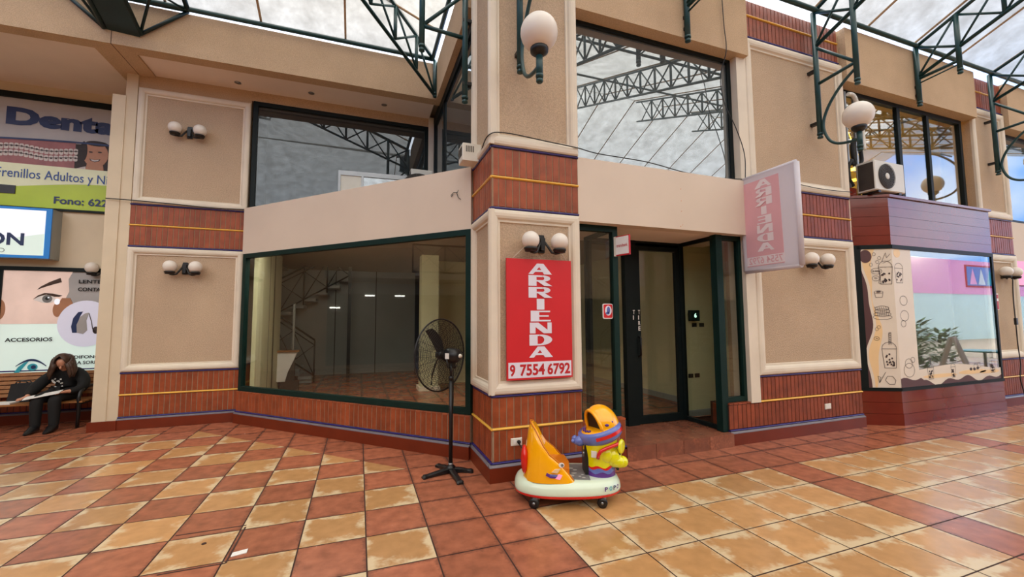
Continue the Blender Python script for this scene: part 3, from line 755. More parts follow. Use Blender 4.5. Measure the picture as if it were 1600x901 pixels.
# white display bracket near the side wall
t = thing('wall_shelf', 'white bracket shelf with a curved side at the cream wall inside the shop', 'shelf', (-1.4, 9.95, .16))
mb = MB(); mb.plate(Fr((-1.56, 9.9), X1), [(0, .95), (.36, .95), (.30, .78), (.20, .55), (.15, .35), (0, .35)], 0, .12); mb.build('bracket', 'white', t)
mb = MB(); mb.box(-1.56, -1.16, 9.74, 9.94, .95, .985); mb.build('shelf_board', 'wood', t)
mb = MB(); mb.box(-1.36, -1.16, 9.80, 9.92, .16, .36); mb.box(-1.50, -1.24, 9.82, 9.88, .16, .96); mb.build('support', 'interior_dark', t)
o = MB(); o.box(-1.30, -1.26, 9.80, 9.86, .985, 1.95); tag(o.build('glass_strip', 'steel', origin=(-1.28, 9.83, .985)), 'narrow silver strip standing upright on the bracket shelf inside the shop', 'strip')
# sockets on the wall seen through the entrance glass
for nme, x, z, l in (('wall_socket', 4.60, .72, 'dark socket pair low on the cream wall, left one, seen through the entrance glass'), ('wall_socket', 4.72, .72, 'dark socket pair low on the cream wall, right one, seen through the entrance glass'),
                     ('wall_socket', 4.70, 1.47, 'dark socket high on the cream wall, left one, seen through the entrance glass'), ('wall_socket', 4.84, 1.47, 'dark socket high on the cream wall, right one, seen through the entrance glass')):
    mb = MB(); mb.bbox(Fr((0, 5.02), X1), x, x+.085, 0, .012, z, z+.06, .003); s_ = mb.build(nme, 'black', origin=(x, 5.02, z)); tag(s_, l, 'socket', 'sockets on the shop wall')
# lit number box inside the entrance
t = thing('number_display', 'small dark box with a lit number 6 inside the right entrance glass', 'display', (5.02, 4.98, 1.30))
mb = MB(); mb.box(4.62, 4.78, 4.94, 5.0, 1.56, 1.72); mb.build('housing', 'frame_green', t)
mb = MB(); mb.text(Fr((0, 4.94), X1), '6', 4.675, 1.61, .045, .065, .003, .02); mb.build('number', 'number_lit', t)

# ================================================================== TRUSSES
def trussY(x, y0, long_, label, grp='roof trusses along the right wing', dirn=(0, -1), z0=EZ-.06, L=7.0, m='truss_green', side=1):
    """a lattice girder leaving a wall at (x,y0) in horizontal direction dirn"""
    t = thing('roof_truss', label, 'truss', (x, y0, 6.1), grp); dx, dy = dirn
    P = lambda u, z: (x+dx*u, y0+dy*u, z)
    sl = SL if abs(dx)*abs(dy) < .01 else SL/2**.5
    zt = lambda u: z0+sl*u; zb = lambda u: (z0-.53)+(sl-.02)*u
    if dirn[0]*dirn[1] != 0: zb = lambda u: (z0-.62)+.375*u if u < 3 else zt(u)-.34
    mb = MB(); mb.tube([P(0, zt(0)), P(L, zt(L))], .026, 8); mb.build('top_chord', m, t)
    mb = MB(); mb.tube([P(0, zb(0)), P(L, zb(L))], .028, 8); mb.build('bottom_chord', m, t)
    bot = 4.26 if long_ else 5.16
    if dirn[0]*dirn[1] != 0: bot = 5.54
    mb = MB(); mb.tube([P(0, bot), P(0, zt(0))], .036, 10); mb.lathe([(.026, -.05), (.036, -.045), (.036, -.02), (.022, -.015), (.022, 0), (.04, .004), (.04, .03)], P(0, bot), 12); mb.build('wall_post', m, t)
    st = .52
    if dirn[0]*dirn[1] == 0:
        b2 = 4.80 if long_ else 5.43
        mb = MB(); mb.tube([P(st, b2), P(st, zt(st))], .034, 10); mb.lathe([(.026, -.05), (.034, -.045), (.034, -.02), (.022, -.015), (.022, 0), (.038, .004), (.038, .03)], P(st, b2), 12); mb.build('hanging_post', m, t)
        mb = MB(); mb.tube([P(0, zt(0)), P(st, zb(st)+.02)], .02, 7)
        if long_:
            mb.tube([P(0, 5.60), P(st, 5.07)], .022, 7); mb.tube([P(0, 5.03), P(st, 5.07)], .024, 7)
        else:
            mb.tube([P(0, 5.58), P(st, 5.60)], .026, 7); mb.tube([P(0, 5.50), P(st, 5.54)], .012, 7)
        mb.build('bracing', m, t)
    mb = MB()
    n = int(L/st)
    for k in range(n):
        a, b = st*k, st*(k+1)
        if k > (0 if dirn[0]*dirn[1] == 0 else -1) and k: mb.tube([P(a, zb(a)), P(a, zt(a))], .028, 6)
        mb.tube([P(a, zb(a)), P(b, zt(b))], .018, 6)
        if k: mb.tube([P(a, zt(a)), P(b, zb(b))], .018, 6)
    mb.build('web_members', m, t)
    for z in ((5.30, 5.45) if not long_ else (4.45, 5.25)):
        mb = MB(); q = P(-.02, z); mb.box(q[0]-.03-(abs(dx)*.02), q[0]+.03+abs(dx)*.07, q[1]-.03, q[1]+.03+abs(dy)*.09, z-.02, z+.02)
        if dirn[0]*dirn[1] == 0: mb.build('wall_bracket', 'black', t)
    return t
trussY(6.29, 4.05, True, 'dark green roof truss on a long post at the panel right of the entrance window')
trussY(3.87, 4.02, False, 'dark green roof truss with a short post above the window over the shop entrance')
trussY(8.74, 4.02, False, 'dark green roof truss with short posts above the window over the red bay')
trussY(11.08, 4.05, True, 'dark green roof truss on a long post at the far narrow pillar')
trussY(1.56, 3.99, True, 'dark green roof truss on a long post at the front of the corner pillar')
trussY(13.5, 4.02, False, 'dark green roof truss beyond the far narrow pillar'); trussY(15.9, 4.05, True, 'dark green roof truss last in the row at the far right end')
trussY(1.15, 4.79, True, 'dark green roof truss hung at the left side of the corner pillar', 'roof trusses over the left court', (-1, 0), L=6.5)
trussY(1.17, 7.12, False, 'dark green slanting roof truss rising from the inner corner of the beams', 'roof trusses over the left court', (-2**-.5, -2**-.5), L=9.5)
# the wide three-sided girder over the left column
t = thing('roof_girder', 'wide dark green three-sided girder over the left column', 'girder', (-3.2, 7.12, 5.65), 'roof trusses over the left court')
mb = MB(); L = 6.9; dz = SL*L
mb.hexa([(-3.40, 7.13, 5.65), (-3.0, 7.13, 5.62), (-3.0, 7.13-L, 5.62+dz), (-3.40, 7.13-L, 5.65+dz), (-3.40, 7.13, 5.68), (-3.0, 7.13, 5.65), (-3.0, 7.13-L, 5.65+dz), (-3.40, 7.13-L, 5.68+dz)])
mb.build('bottom_plate', 'truss_dark', t)
mb = MB()
for x in (-3.40, -3.0): mb.tube([(x, 7.12, 5.66), (x, 7.12-L, 5.66+dz)], .035, 8)
for x in (-3.95, -2.45): mb.tube([(x, 7.1, 6.14), (x, 7.1-L, 6.14+dz)], .035, 8)
mb.build('chord', 'truss_dark', t)
mb = MB()
for k in range(8):
    y = 7.12-.85*k; z = .4*.85*k
    for xa, xb in ((-3.40, -3.95), (-3.0, -2.45)):
        mb.tube([(xa, y, 5.66+z), (xb, y, 6.14+z)], .026, 6); mb.tube([(xa, y, 5.66+z), (xb, y-.85, 6.14+z+.34)], .02, 6)
        mb.tube([(xb, y, 6.14+z), (xa, y-.85, 5.66+z+.34)], .016, 6)
    mb.tube([(-3.95, y, 6.14+z), (-2.45, y, 6.14+z)], .02, 6)
mb.build('web_members', 'truss_dark', t)

# ================================================================== LAMPS
def arc_lamp(x, y, label):
    t = thing('wall_lamp', label, 'lamp', (x, y-.5, 3.85), 'arc lamps on the trusses')
    P = lambda u, z: (x, y-u, z)
    pts = [P(.50, 4.98), P(.38, 4.90), P(.25, 4.78), P(.13, 4.62), P(.06, 4.45), P(.06, 4.30), P(.12, 4.14), P(.22, 4.05), P(.36, 4.01), P(.50, 4.0)]
    mb = MB(); mb.tube(spline(pts, 5), .02, 8); mb.build('arc_arm', 'truss_green', t)
    mb = MB(); mb.tube([P(.5, 3.87), P(.5, 4.13)], .033, 12); mb.lathe([(.026, -.05), (.034, -.04), (.034, -.02), (.022, -.012), (.022, 0), (.037, .004), (.037, .03)], P(.5, 3.88), 12); mb.build('lamp_post', 'truss_green', t)
    mb = MB(); mb.lathe([(.03, 0), (.06, .02), (.085, .04), (.088, .075), (.08, .09)], P(.5, 4.09), 18); mb.build('globe_holder', 'black', t)
    mb = MB(); mb.ball(P(.5, 4.325), .178, 28, 18); mb.build('globe', 'globe', t)
arc_lamp(1.56, 3.99, 'white globe lamp on a green arc arm in front of the corner pillar')
arc_lamp(6.29, 4.05, 'white globe lamp on a green arc arm left of the air conditioner')
arc_lamp(11.08, 4.05, 'white globe lamp on a green arc arm at the far narrow pillar')

def sconce(loc, label):
    t = thing('double_sconce', label, 'wall lamp', loc, 'double globe wall lamps', local=True)
    F = Fr((0, 0), X1)
    mb = MB(); mb.plate(F, [(-.035, -.09), (.035, -.09), (.045, .03), (.03, .10), (-.03, .10), (-.045, .03)], 0, .03); mb.plate(F, [(-.02, -.07), (.02, -.07), (.026, .06), (-.026, .06)], .03, .07); mb.build('back_plate', 'black', t)
    for sg in (-1, 1):
        mb = MB(); mb.tube([F.p(sg*.02, .05, .03), F.p(sg*.05, .08, -.03), F.p(sg*.085, .10, -.095), F.p(sg*.12, .115, -.105), F.p(sg*.165, .125, -.10)], .013, 7)
        mb.lathe([(.045, 0), (.062, .004), (.062, .022), (.07, .024), (.07, .042), (.05, .046)], F.p(sg*.165, .125, -.10), 16); mb.build('arm', 'black', t)
        mb = MB(); mb.ball(F.p(sg*.165, .125, .022), .092, 22, 14); mb.build('globe', 'globe', t)
    return t
s0 = sconce((1.815, 4.085, 2.395), 'double globe lamp on the corner pillar above the red sign')
for loc, l in (((-2.63, 7.975, 4.63), 'double globe lamp on the upper left stucco panel'), ((-2.60, 7.975, 2.425), 'double globe lamp on the lower left stucco panel'),
               ((6.11, 4.17, 2.40), 'double globe lamp on the right panel, partly behind the pink banner'), ((11.18, 4.17, 2.39), 'double globe lamp on the far narrow pillar with a cord hanging below'),
               ((-4.02, 9.0, 2.47), 'globe lamp half hidden by the left column beside the eye poster')):
    dup(s0, loc, 0, l)

# ================================================================== SIGNS
def slab_letter(mb, F, ch, s, z, w, h, t):
    lv = [0]
    def pl(pts):
        lv[0] += 1; mb.add([F.p(s+x*w, t+.0004*lv[0], z+y*h) for x, y in pts], [tuple(range(len(pts)))])
    def half(cx, cy, ox, oy, ix, iy, n=14):
        a = [(cx+ox*math.cos(-PI/2+PI*i/n), cy+oy*math.sin(-PI/2+PI*i/n)) for i in range(n+1)]; b = [(cx+ix*math.cos(-PI/2+PI*i/n), cy+iy*math.sin(-PI/2+PI*i/n)) for i in range(n+1)]
        for i in range(n): pl([a[i], a[i+1], b[i+1], b[i]])
    if ch == 'A': pl([(0, 0), (.2, 0), (.5, .8), (.42, 1), (.36, 1)]); pl([(.36, 1), (.64, 1), (1, 0), (.66, 0), (.42, .8)]); pl([(.16, .22), (.76, .22), (.72, .4), (.24, .4)])
    if ch == 'R': pl([(0, 0), (.34, 0), (.34, 1), (0, 1)]); pl([(.34, .84), (.6, .84), (.6, 1), (.34, 1)]); pl([(.34, .42), (.6, .42), (.6, .56), (.34, .56)]); half(.6, .71, .32, .29, .06, .14); pl([(.36, .44), (.66, .44), (1, 0), (.66, 0)])
    if ch == 'I': pl([(.34, 0), (.66, 0), (.66, 1), (.34, 1)])
    if ch == 'E': pl([(.08, 0), (.44, 0), (.44, 1), (.08, 1)]); pl([(.44, .86), (.9, .86), (.9, 1), (.44, 1)]); pl([(.44, .44), (.84, .44), (.84, .58), (.44, .58)]); pl([(.44, 0), (.92, 0), (.92, .15), (.44, .15)])
    if ch == 'N': pl([(.04, 0), (.28, 0), (.28, 1), (.04, 1)]); pl([(.78, 0), (.96, 0), (.96, 1), (.78, 1)]); pl([(.04, 1), (.4, 1), (.96, 0), (.62, 0)])
    if ch == 'D': pl([(.02, 0), (.36, 0), (.36, 1), (.02, 1)]); pl([(.36, .86), (.45, .86), (.45, 1), (.36, 1)]); pl([(.36, 0), (.45, 0), (.45, .14), (.36, .14)]); half(.45, .5, .52, .5, .18, .36)
WORD = 'ARRIENDA'
t = thing('rental_sign', 'tall red ARRIENDA sign with a phone number on the corner pillar', 'sign', (1.775, 4.03, .985))
mb = MB(); mb.box(1.405, 2.145, 4.022, 4.045, .985, 2.227); mb.build('board', 'red_sign', t)
FS = Fr((0, 4.022), X1); mb = MB()
for i, c in enumerate(WORD): slab_letter(mb, FS, c, 1.645, 2.07-i*.1235, .27, .112, .003)
mb.build('word', 'sign_white', t)
mb = MB(); mb.plate(FS, [(1.42, 1.005), (2.13, 1.005), (2.13, 1.162), (1.42, 1.162)], -.01, .002); npl = mb.build('number_plate', 'sign_white', t)
mb = MB()
for c, s, w_ in (('9', 1.435, .058), ('7554', 1.545, .275), ('6792', 1.85, .265)): mb.text(FS, c, s, 1.024, w_, .118, .004, .03)
mb.build('phone_number', 'red_ink', npl)
for x0, z0, x1, z1 in ((1.655, 2.40, 1.47, 2.225), (1.975, 2.40, 2.10, 2.225)):
    mb = MB(); mb.tube([(x0, 4.03, z0), (x1, 4.035, z1)], .003, 5); mb.build('hanging_wire', 'white_plastic', t)
# banner standing out from the wall
t = thing('rental_banner', 'pale pink translucent banner with mirrored ARRIENDA standing out from the wall', 'banner', (4.80, 3.75, 2.2))
FB = Fr((4.80, 4.12), Y1)      # s runs from the wall outwards
def bquad(a, b): return None
mb = MB()
zt0, zt1, zb0, zb1 = 3.425, 3.432, 2.212, 2.205
mb.fbox(FB, 0, .74, -.03, .03, 2.21, 3.43); mb.build('cover', 'fabric_white', t)
mb = MB()
for a, b in (((0, 2.21), (0, 3.43)), ((.74, 2.21), (.74, 3.43)), ((0, 3.43), (.74, 3.43)), ((0, 2.21), (.74, 2.21))): mb.tube([FB.p(a[0], 0, a[1]), FB.p(b[0], 0, b[1])], .034, 8)
mb.build('frame_edge', 'fabric_white', t)
mb = MB(); mb.plate(FB, [(.05, 2.26), (.56, 2.26), (.535, 3.36), (.04, 3.36)], .02, .033); mb.build('printed_sheet', 'banner_pink', t)
mb = MB()
FBm = Fr((4.80-.035, 4.12-.58), (0, 1))   # lettering read from the other side
mbw = mb
for i, c in enumerate(WORD):
    slab_letter(mb, Fr((4.7655, 3.70), (0, -1)), c, .02, 3.25-i*.116, -.235, .102, 0)
mb.build('word', 'banner_letter', t)
mb = MB(); mb.plate(FB, [(.05, 2.27), (.56, 2.27), (.56, 2.38), (.05, 2.38)], .03, .0335); nb_ = mb.build('number_band', 'banner_letter', t)
mb = MB(); mb.text(Fr((4.765, 3.60), (0, 1)), '7554 6792', -.02, 2.285, .46, .085, 0, .012); mb.build('phone_number', 'banner_pink', nb_)
# payment sign at the entrance
t = thing('payment_sign', 'small white flag sign with a red border on the entrance frame', 'sign', (2.93, 4.15, 2.4))
FT = Fr((2.815, 4.19), (.30, -.95))
mb = MB(); mb.fbox(FT, 0, .03, -.012, .012, 2.33, 2.56); mb.build('bracket', 'white_plastic', t)
mb = MB(); mb.fbox(FT, .03, .22, -.01, .010, 2.33, 2.56); mb.build('board', 'red_ink', t)
mb = MB(); mb.plate(FT, [(.03, 2.345), (.21, 2.345), (.21, 2.55), (.03, 2.55)], .008, .012); fc_ = mb.build('face', 'white', t)
mb = MB(); mb.text(FT, 'transbank', .042, 2.43, .155, .038, .014, .01); mb.build('word', 'red_ink', fc_)
# sticker on the glass
t = thing('window_sticker', 'small square red sticker with a round picture on the left entrance glass', 'sticker', (2.74, 4.2, 1.60))
def rrect(x0, x1, z0, z1, r):
    o = []
    for cx, cz, a in ((x1-r, z1-r, 0), (x0+r, z1-r, PI/2), (x0+r, z0+r, PI), (x1-r, z0+r, 1.5*PI)):
        o += [(cx+r*math.cos(a+PI/2*i/5), cz+r*math.sin(a+PI/2*i/5)) for i in range(6)]
    return o
mb = MB(); mb.plate(FG, rrect(2.655, 2.79, 1.60, 1.775, .02), -.02, -.006); mb.build('backing', 'white', t)
mb = MB(); mb.plate(FG, rrect(2.665, 2.782, 1.61, 1.766, .018), -.01, -.004); mb.build('red_square', 'red_sign', t)
mb = MB(); mb.plate(FG, ell(2.726, 1.695, .045, .058), -.01, -.002); mb.build('disc', 'sign_white', t)
mb = MB(); mb.plate(FG, ell(2.728, 1.70, .022, .04), -.01, -.001); mb.plate(FG, ell(2.715, 1.665, .026, .016), -.01, -.001); mb.build('figure', 'ride_blue', t)
# sticker on the far pillar
t = thing('pillar_sticker', 'pink and white notice on the far narrow pillar below its lamp', 'sticker', (10.95, 4.16, 1.75))
mb = MB(); mb.plate(FF, [(.30, 1.72), (.43, 1.72), (.43, 2.02), (.30, 2.02)], 0, .008); mb.build('sheet', 'white', t)
mb = MB(); mb.plate(FF, [(.31, 1.73), (.42, 1.73), (.42, 1.88), (.31, 1.88)], .005, .010); mb.plate(FF, [(.37, 1.93), (.42, 1.93), (.42, 2.0), (.37, 2.0)], .005, .010); mb.build('pink_field', 'red_ink', t)

# sockets, sensor box, paper scrap, cables
for x, z, F, l, cat_ in ((.235, .365, FP, 'white double wall socket with a black plug on the corner pillar', 'socket'), (1.30, .345, FRP, 'white wall socket on the brick course below the right panel', 'socket')):
    t = thing('wall_outlet', l, cat_, F.p(x, .02, z))
    mb = MB(); mb.bbox(F, x-.06, x+.06, .012, .034, z-.035, z+.04, .006); pl_ = mb.build('plate', 'white_plastic', t)
    mb = MB()
    for dx in (-.02, .02): mb.fbox(F, x+dx-.014, x+dx+.014, .034, .037, z-.015, z+.02)
    mb.build('socket_insert', 'white', pl_)
t = thing('sensor_box', 'white vented box on the left side of the corner pillar', 'sensor', (1.2, 4.6, 3.38))
FXB = Fr((1.28, 4.72), Y1)
mb = MB(); mb.bbox(FXB, .0, .20, .0, .22, 3.40, 3.60, .008); mb.build('housing', 'white_plastic', t)
mb = MB()
for k in range(6): mb.fbox(FXB, .03+.026*k, .042+.026*k, .215, .223, 3.46, 3.57)
mb.build('vent', 'ac_dark', t)
mb = MB(); mb.box(1.1, 1.2, 4.515, 4.522, 3.46, 3.56)
F_ = Fr((1.06, 4.52), X1)
mb = MB()
for k in range(5): mb.fbox(F_, .04+.02*k, .05+.02*k, 0, .004, 3.50, 3.57)
mb.build('side_vent', 'ac_dark', t)
mb = MB(); mb.add([(-.79, 3.45, .004), (-.70, 3.47, .006), (-.70, 3.51, .012), (-.79, 3.50, .006), (-.79, 3.45, .001), (-.70, 3.47, .001), (-.70, 3.51, .001), (-.79, 3.50, .001)], [(0, 1, 2, 3), (7, 6, 5, 4), (0, 4, 5, 1), (1, 5, 6, 2), (2, 6, 7, 3), (3, 7, 4, 0)])
tag(mb.build('paper_scrap', 'paper', origin=(-.745, 3.48, .001)), 'scrap of white paper lying on the floor tiles', 'paper')
def cable(name, pts, r, label, m='cable_black'):
    out = spline(pts); P = [Vector(pts[-1])]; mb = MB(); mb.tube(out, r, 6); return tag(mb.build(name, m, origin=tuple(P[-1])), label, 'cable')
cable('hanging_cable', [(4.48, 4.03, 6.0), (4.50, 4.03, 5.5), (4.52, 4.03, 5.15), (4.50, 4.12, 4.85), (4.55, 4.13, 4.5), (4.72, 4.11, 4.15), (4.84, 4.10, 3.8), (4.82, 4.09, 3.44)], .006, 'thin black cable hanging down over the window above the entrance')
cable('ledge_cable', [(1.245, 4.80, 3.43), (1.235, 4.4, 3.46), (1.22, 4.04, 3.50), (1.40, 4.02, 3.545), (1.9, 4.02, 3.52), (2.25, 4.02, 3.50), (2.6, 4.15, 3.53), (3.3, 4.16, 3.52), (3.9, 4.15, 3.45), (4.4, 4.12, 3.43), (4.78, 4.1, 3.45)], .006, 'thin black cable laid along the ledge of the corner pillar and under the window')
cable('wall_cable', [(4.83, 4.05, 3.47), (5.6, 4.09, 3.50), (6.3, 4.09, 3.47), (6.98, 4.09, 3.49)], .006, 'thin pair of cables along the ledge of the right panel beside the banner')
cable('left_ledge_cable', [(-3.62, 7.90, 3.45), (-3.3, 7.90, 3.45), (-2.9, 7.90, 3.44), (-2.3, 7.90, 3.42), (-1.8, 7.90, 3.43)], .008, 'black cable along the ledge below the upper left panel')
cable('drop_cord', [(11.18, 4.03, 2.28), (11.19, 4.05, 1.9), (11.17, 4.04, 1.5), (11.20, 4.05, 1.1), (11.26, 4.06, .75), (11.18, 4.05, .5), (11.20, 4.03, .25), (11.17, 3.99, .02), (11.4, 3.95, .015), (12.2, 3.9, .015)], .008, 'dark cord hanging from the far pillar lamp to the floor')
o = MB(); o.box(11.15, 11.20, 4.02, 4.055, 1.45, 1.57); tag(o.build('cord_switch', 'black', origin=(11.175, 4.04, 1.45)), 'small black switch on the cord hanging at the far pillar', 'switch')

# air conditioners and junk above the shop
def ac_unit(x0, x1, y0, y1, z0, z1, label):
    t = thing('air_conditioner', label, 'air conditioner', ((x0+x1)/2, (y0+y1)/2, z0)); F = Fr((0, y0), X1); h = z1-z0
    mb = MB(); mb.bbox(F, x0, x1, -(y1-y0), 0, z0+.03, z1, .012); mb.build('housing', 'ac_white', t)
    mb = MB(); FSd = Fr((x0, y1), Y1); mb.fbox(FSd, .015, (y1-y0)-.015, -.002, .004, z0+.05, z1-.03); mb.build('side_coil', 'ac_dark', t)
    cx, cz, r = x0+.38*(x1-x0), z0+.5*h+.01, .39*h
    mb = MB(); mb.lathe([(r, 0), (r, .006), (r*.97, .008), (.001, .008)], (cx, y0, cz), 28, (0, -1, 0)); fo_ = mb.build('fan_opening', 'ac_dark', t)
    mb = MB()
    for q in (.3, .45, .6, .75, .9, 1.0):
        mb.tube([(cx+r*q*math.cos(2*PI*i/28), y0-.014, cz+r*q*math.sin(2*PI*i/28)) for i in range(28)], .003, 5, closed=True)
    for k in range(20):
        a = 2*PI*k/20; mb.tube([(cx+r*.25*math.cos(a), y0-.015, cz+r*.25*math.sin(a)), (cx+r*math.cos(a+.5), y0-.014, cz+r*math.sin(a+.5))], .003, 5)
    mb.build('fan_guard', 'fan_grille', fo_)
    mb = MB(); mb.lathe([(r*.26, 0), (r*.26, .008), (r*.2, .014), (.001, .014)], (cx, y0-.008, cz), 18, (0, -1, 0)); mb.build('fan_hub', 'ac_white', fo_)
    mb = MB()
    for xx in (x0+.08, x1-.14): mb.box(xx, xx+.06, y0+.01, y1-.01, z0, z0+.035)
    mb.build('foot', 'black', t)
    return t
ac_unit(7.26, 7.98, 3.93, 4.17, 3.49, 3.98, 'white air conditioner with a round fan on top of the red bay')
t = thing('refrigerant_pipes', 'black insulated pipe loops rising behind the air conditioner on the bay', 'pipe', (7.2, 4.15, 3.6))
for pts in ([(7.20, 4.2, 3.64), (7.10, 4.2, 3.78), (7.12, 4.2, 3.95), (7.20, 4.2, 4.05), (7.22, 4.2, 3.98)], [(7.30, 4.205, 3.98), (7.25, 4.205, 4.2), (7.30, 4.205, 4.40), (7.42, 4.205, 4.32), (7.46, 4.205, 4.1), (7.40, 4.205, 3.99)], [(7.05, 4.1, 5.05), (7.18, 4.08, 5.0), (7.33, 4.10, 4.6), (7.35, 4.1, 4.2)]):
    mb = MB(); mb.tube(spline(pts), .03, 8); mb.build('pipe', 'black_soft' if pts[0][2] < 5 else 'ac_white', t)
ac_unit(.80, 1.18, 7.32, 7.6, 3.40, 4.24, 'white air conditioner half hidden behind the slanting parapet')
t = thing('leaning_frame', 'old aluminium window frame lying behind the slanting parapet', 'frame', (0, 7.55, 3.42))
FA = Fr((-.27, 7.80), (1, -.06))
mb = MB(); mb.fbox(FA, -.12, 1.12, 0, .05, 4.14, 4.22); mb.fbox(FA, -.12, -.08, 0, .05, 3.42, 4.14); mb.fbox(FA, 1.08, 1.12, 0, .05, 3.42, 4.14); mb.fbox(FA, .26, .30, 0, .05, 3.42, 4.14); mb.build('frame_bars', 'steel', t)
mb = MB(); mb.fbox(FA, -.08, .26, .015, .035, 3.42, 4.14); mb.build('panel', 'white_plastic', t)
mb = MB(); mb.fbox(FA, .30, 1.08, .02, .028, 3.42, 4.14); mb.build('pane', 'pane_mirror', t)
# ================================================================== RED BAY SHOP
FV = Fr((7.17, 4.2), (.43, -.23)); VL = math.hypot(.43, .23); FW = Fr((7.6, 3.97), X1); WL = 2.8
bay = [(7.17, 4.2), (7.6, 3.97), (10.4, 3.97), (10.4, 4.27), (7.05, 4.27)]
def ring(off):                                   # the bay's outline pushed out a little
    return [(7.17-off*.8, 4.2-off*.3), (7.6-off*.25, 3.97-off), (10.4+off, 3.97-off), (10.4+off, 4.21), (7.05-off*.6, 4.27)]
t = thing('shop_bay', 'red timber shop bay with vinyl printed glass at the right', 'shop bay', (8.8, 4.1, 0))
mb = MB()
for z0, z1, o_ in ((0, .165, .012), (.168, .33, .004), (.333, .50, 0)): mb.prism(ring(o_), z0, z1)
mb.build('base_planks', 'plank', t)
mb = MB()
for k in range(5): mb.prism(ring(.002*(k % 2)), 2.705+k*.147, 2.705+k*.147+.144)
mb.build('fascia_planks', 'plank', t)
mb = MB(); mb.prism(ring(.03), 3.442, 3.48); mb.build('top_cap', 'plank', t)
mb = MB(); mb.box(7.02, 7.25, 4.18, 4.26, 3.48, 3.60); mb.build('corner_block', 'plank', t)
mb = MB(); mb.prism(ring(.014), .50, .545); mb.build('lower_frame', 'frame_black', t)
mb = MB()
for F, L in ((FV, VL), (FW, WL)): mb.fbox(F, 0, L, -.04, .012, 2.64, 2.70)
mb.fbox(FV, -.06, .05, -.04, .012, .54, 2.70); mb.fbox(FW, WL-.05, WL, -.04, .01, .54, 2.70); mb.build('upper_frame', 'frame_black', t)
mb = MB(); mb.fbox(FV, .0, VL, -.012, -.004, .54, 2.66); mb.build('side_pane', 'pane_bay', t)
mb = MB(); mb.fbox(FW, 0, WL, -.012, -.004, .54, 2.66); mb.build('front_pane', 'pane_bay', t)
# vinyl on the slanting side
mb = MB(); mb.plate(FV, [(.04, .55), (VL, .55), (VL, 2.64), (.04, 2.64)], -.003, .001); svn = mb.build('side_vinyl', 'vinyl', t)
def wave(zs, base, amp, ph): return [(base+amp*math.sin(z*4.2+ph)+.4*amp*math.sin(z*9+1.3), z) for z in zs]
zs = [.55+2.09*i/40 for i in range(41)]
pe = wave(zs, .22, .05, 2.2); br = wave(zs, .15, .055, .9)
mb = MB(); P = pe
for i in range(40): mb.add([FV.p(.05, .002, zs[i]), FV.p(max(.06, P[i][0]), .002, zs[i]), FV.p(max(.06, P[i+1][0]), .002, zs[i+1]), FV.p(.05, .002, zs[i+1])], [(0, 1, 2, 3)])
mb.build('peach_wave', 'vinyl_peach', t)
mb = MB()
for i in range(40):
    f = lambda k: max(.055, br[k][0]-.02)
    mb.add([FV.p(.05, .004, zs[i]), FV.p(f(i)+.015, .004, zs[i]), FV.p(f(i+1)+.015, .004, zs[i+1]), FV.p(.05, .004, zs[i+1])], [(0, 1, 2, 3)])
mb.build('cream_wave', 'vinyl', svn)
mb = MB()
for i in range(40):
    f = lambda k: max(.052, br[k][0]-.045)
    mb.add([FV.p(.05, .005, zs[i]), FV.p(f(i), .005, zs[i]), FV.p(f(i+1), .005, zs[i+1]), FV.p(.05, .005, zs[i+1])], [(0, 1, 2, 3)])
mb.plate(FV, ell(.12, 2.53, .085, .10), .002, .006); mb.build('brown_wave', 'vinyl_brown', t)
ink = MB(); dots = MB()
def cup(F, x, z, wd, h, tt, straw=True):
    stroke(ink, F, [(x-wd*.38, z), (x-wd*.5, z+h*.62), (x+wd*.5, z+h*.62), (x+wd*.38, z), (x-wd*.38, z)], .006, tt)
    stroke(ink, F, [(x-wd*.5+wd*.5*(1-math.cos(PI*i/10)), z+h*.62+h*.22*math.sin(PI*i/10)) for i in range(11)], .006, tt)
    if straw:
        stroke(ink, F, [(x, z+h*.75), (x+.05*wd, z+h*1.15)], .006, tt); stroke(ink, F, [(x+.14*wd, z+h*.75), (x+.19*wd, z+h*1.15), (x+.05*wd, z+h*1.15)], .006, tt)
        for k in range(6): stroke(ink, F, [(x+.02*wd, z+h*(.8+.06*k)), (x+.16*wd, z+h*(.82+.06*k))], .008, tt)
    rr = random.Random(int(x*1000))
    for k in range(16): dots.plate(F, ell(x+rr.uniform(-.3, .3)*wd, z+h*rr.uniform(.06, .45), .011, .014, 8), 0, tt+.001)
cup(FV, .36, .84, .20, .46, .006); cup(FV, .385, 2.10, .19, .42, .006, False)
for c, z, rx, rz_ in ((.26, 2.30, .075, .045), (.245, 2.19, .05, .04), (.20, 1.28, .035, .03)):
    stroke(ink, FV, ell(c, z, rx, rz_, 18)+[(c+rx, z)], .005, .006)
ink.text(FV, 'BUBBLE', .205, 2.29, .11, .022, .006, .02); ink.text(FV, 'TEA', .222, 2.18, .046, .022, .006, .02); ink.text(FV, 'TEA', .185, 1.27, .03, .02, .006, .02)
for k in range(4): stroke(ink, FV, ell(.30, 1.60+.045*k, .13-.012*k, .035, 20)+[(.43-.012*k, 1.60+.045*k)], .005, .006)
for k in range(7): stroke(ink, FV, [(.20+.03*k, 1.62), (.215+.03*k, 1.70), (.20+.03*k, 1.76)], .004, .006)
stroke(ink, FV, ell(.27, 1.98, .06, .022, 16)+[(.33, 1.98)], .005, .006); stroke(ink, FV, [(.21, 1.98), (.225, 1.90), (.315, 1.90), (.33, 1.98)], .005, .006); dots.plate(FV, ell(.27, 1.985, .03, .012, 10), 0, .007)
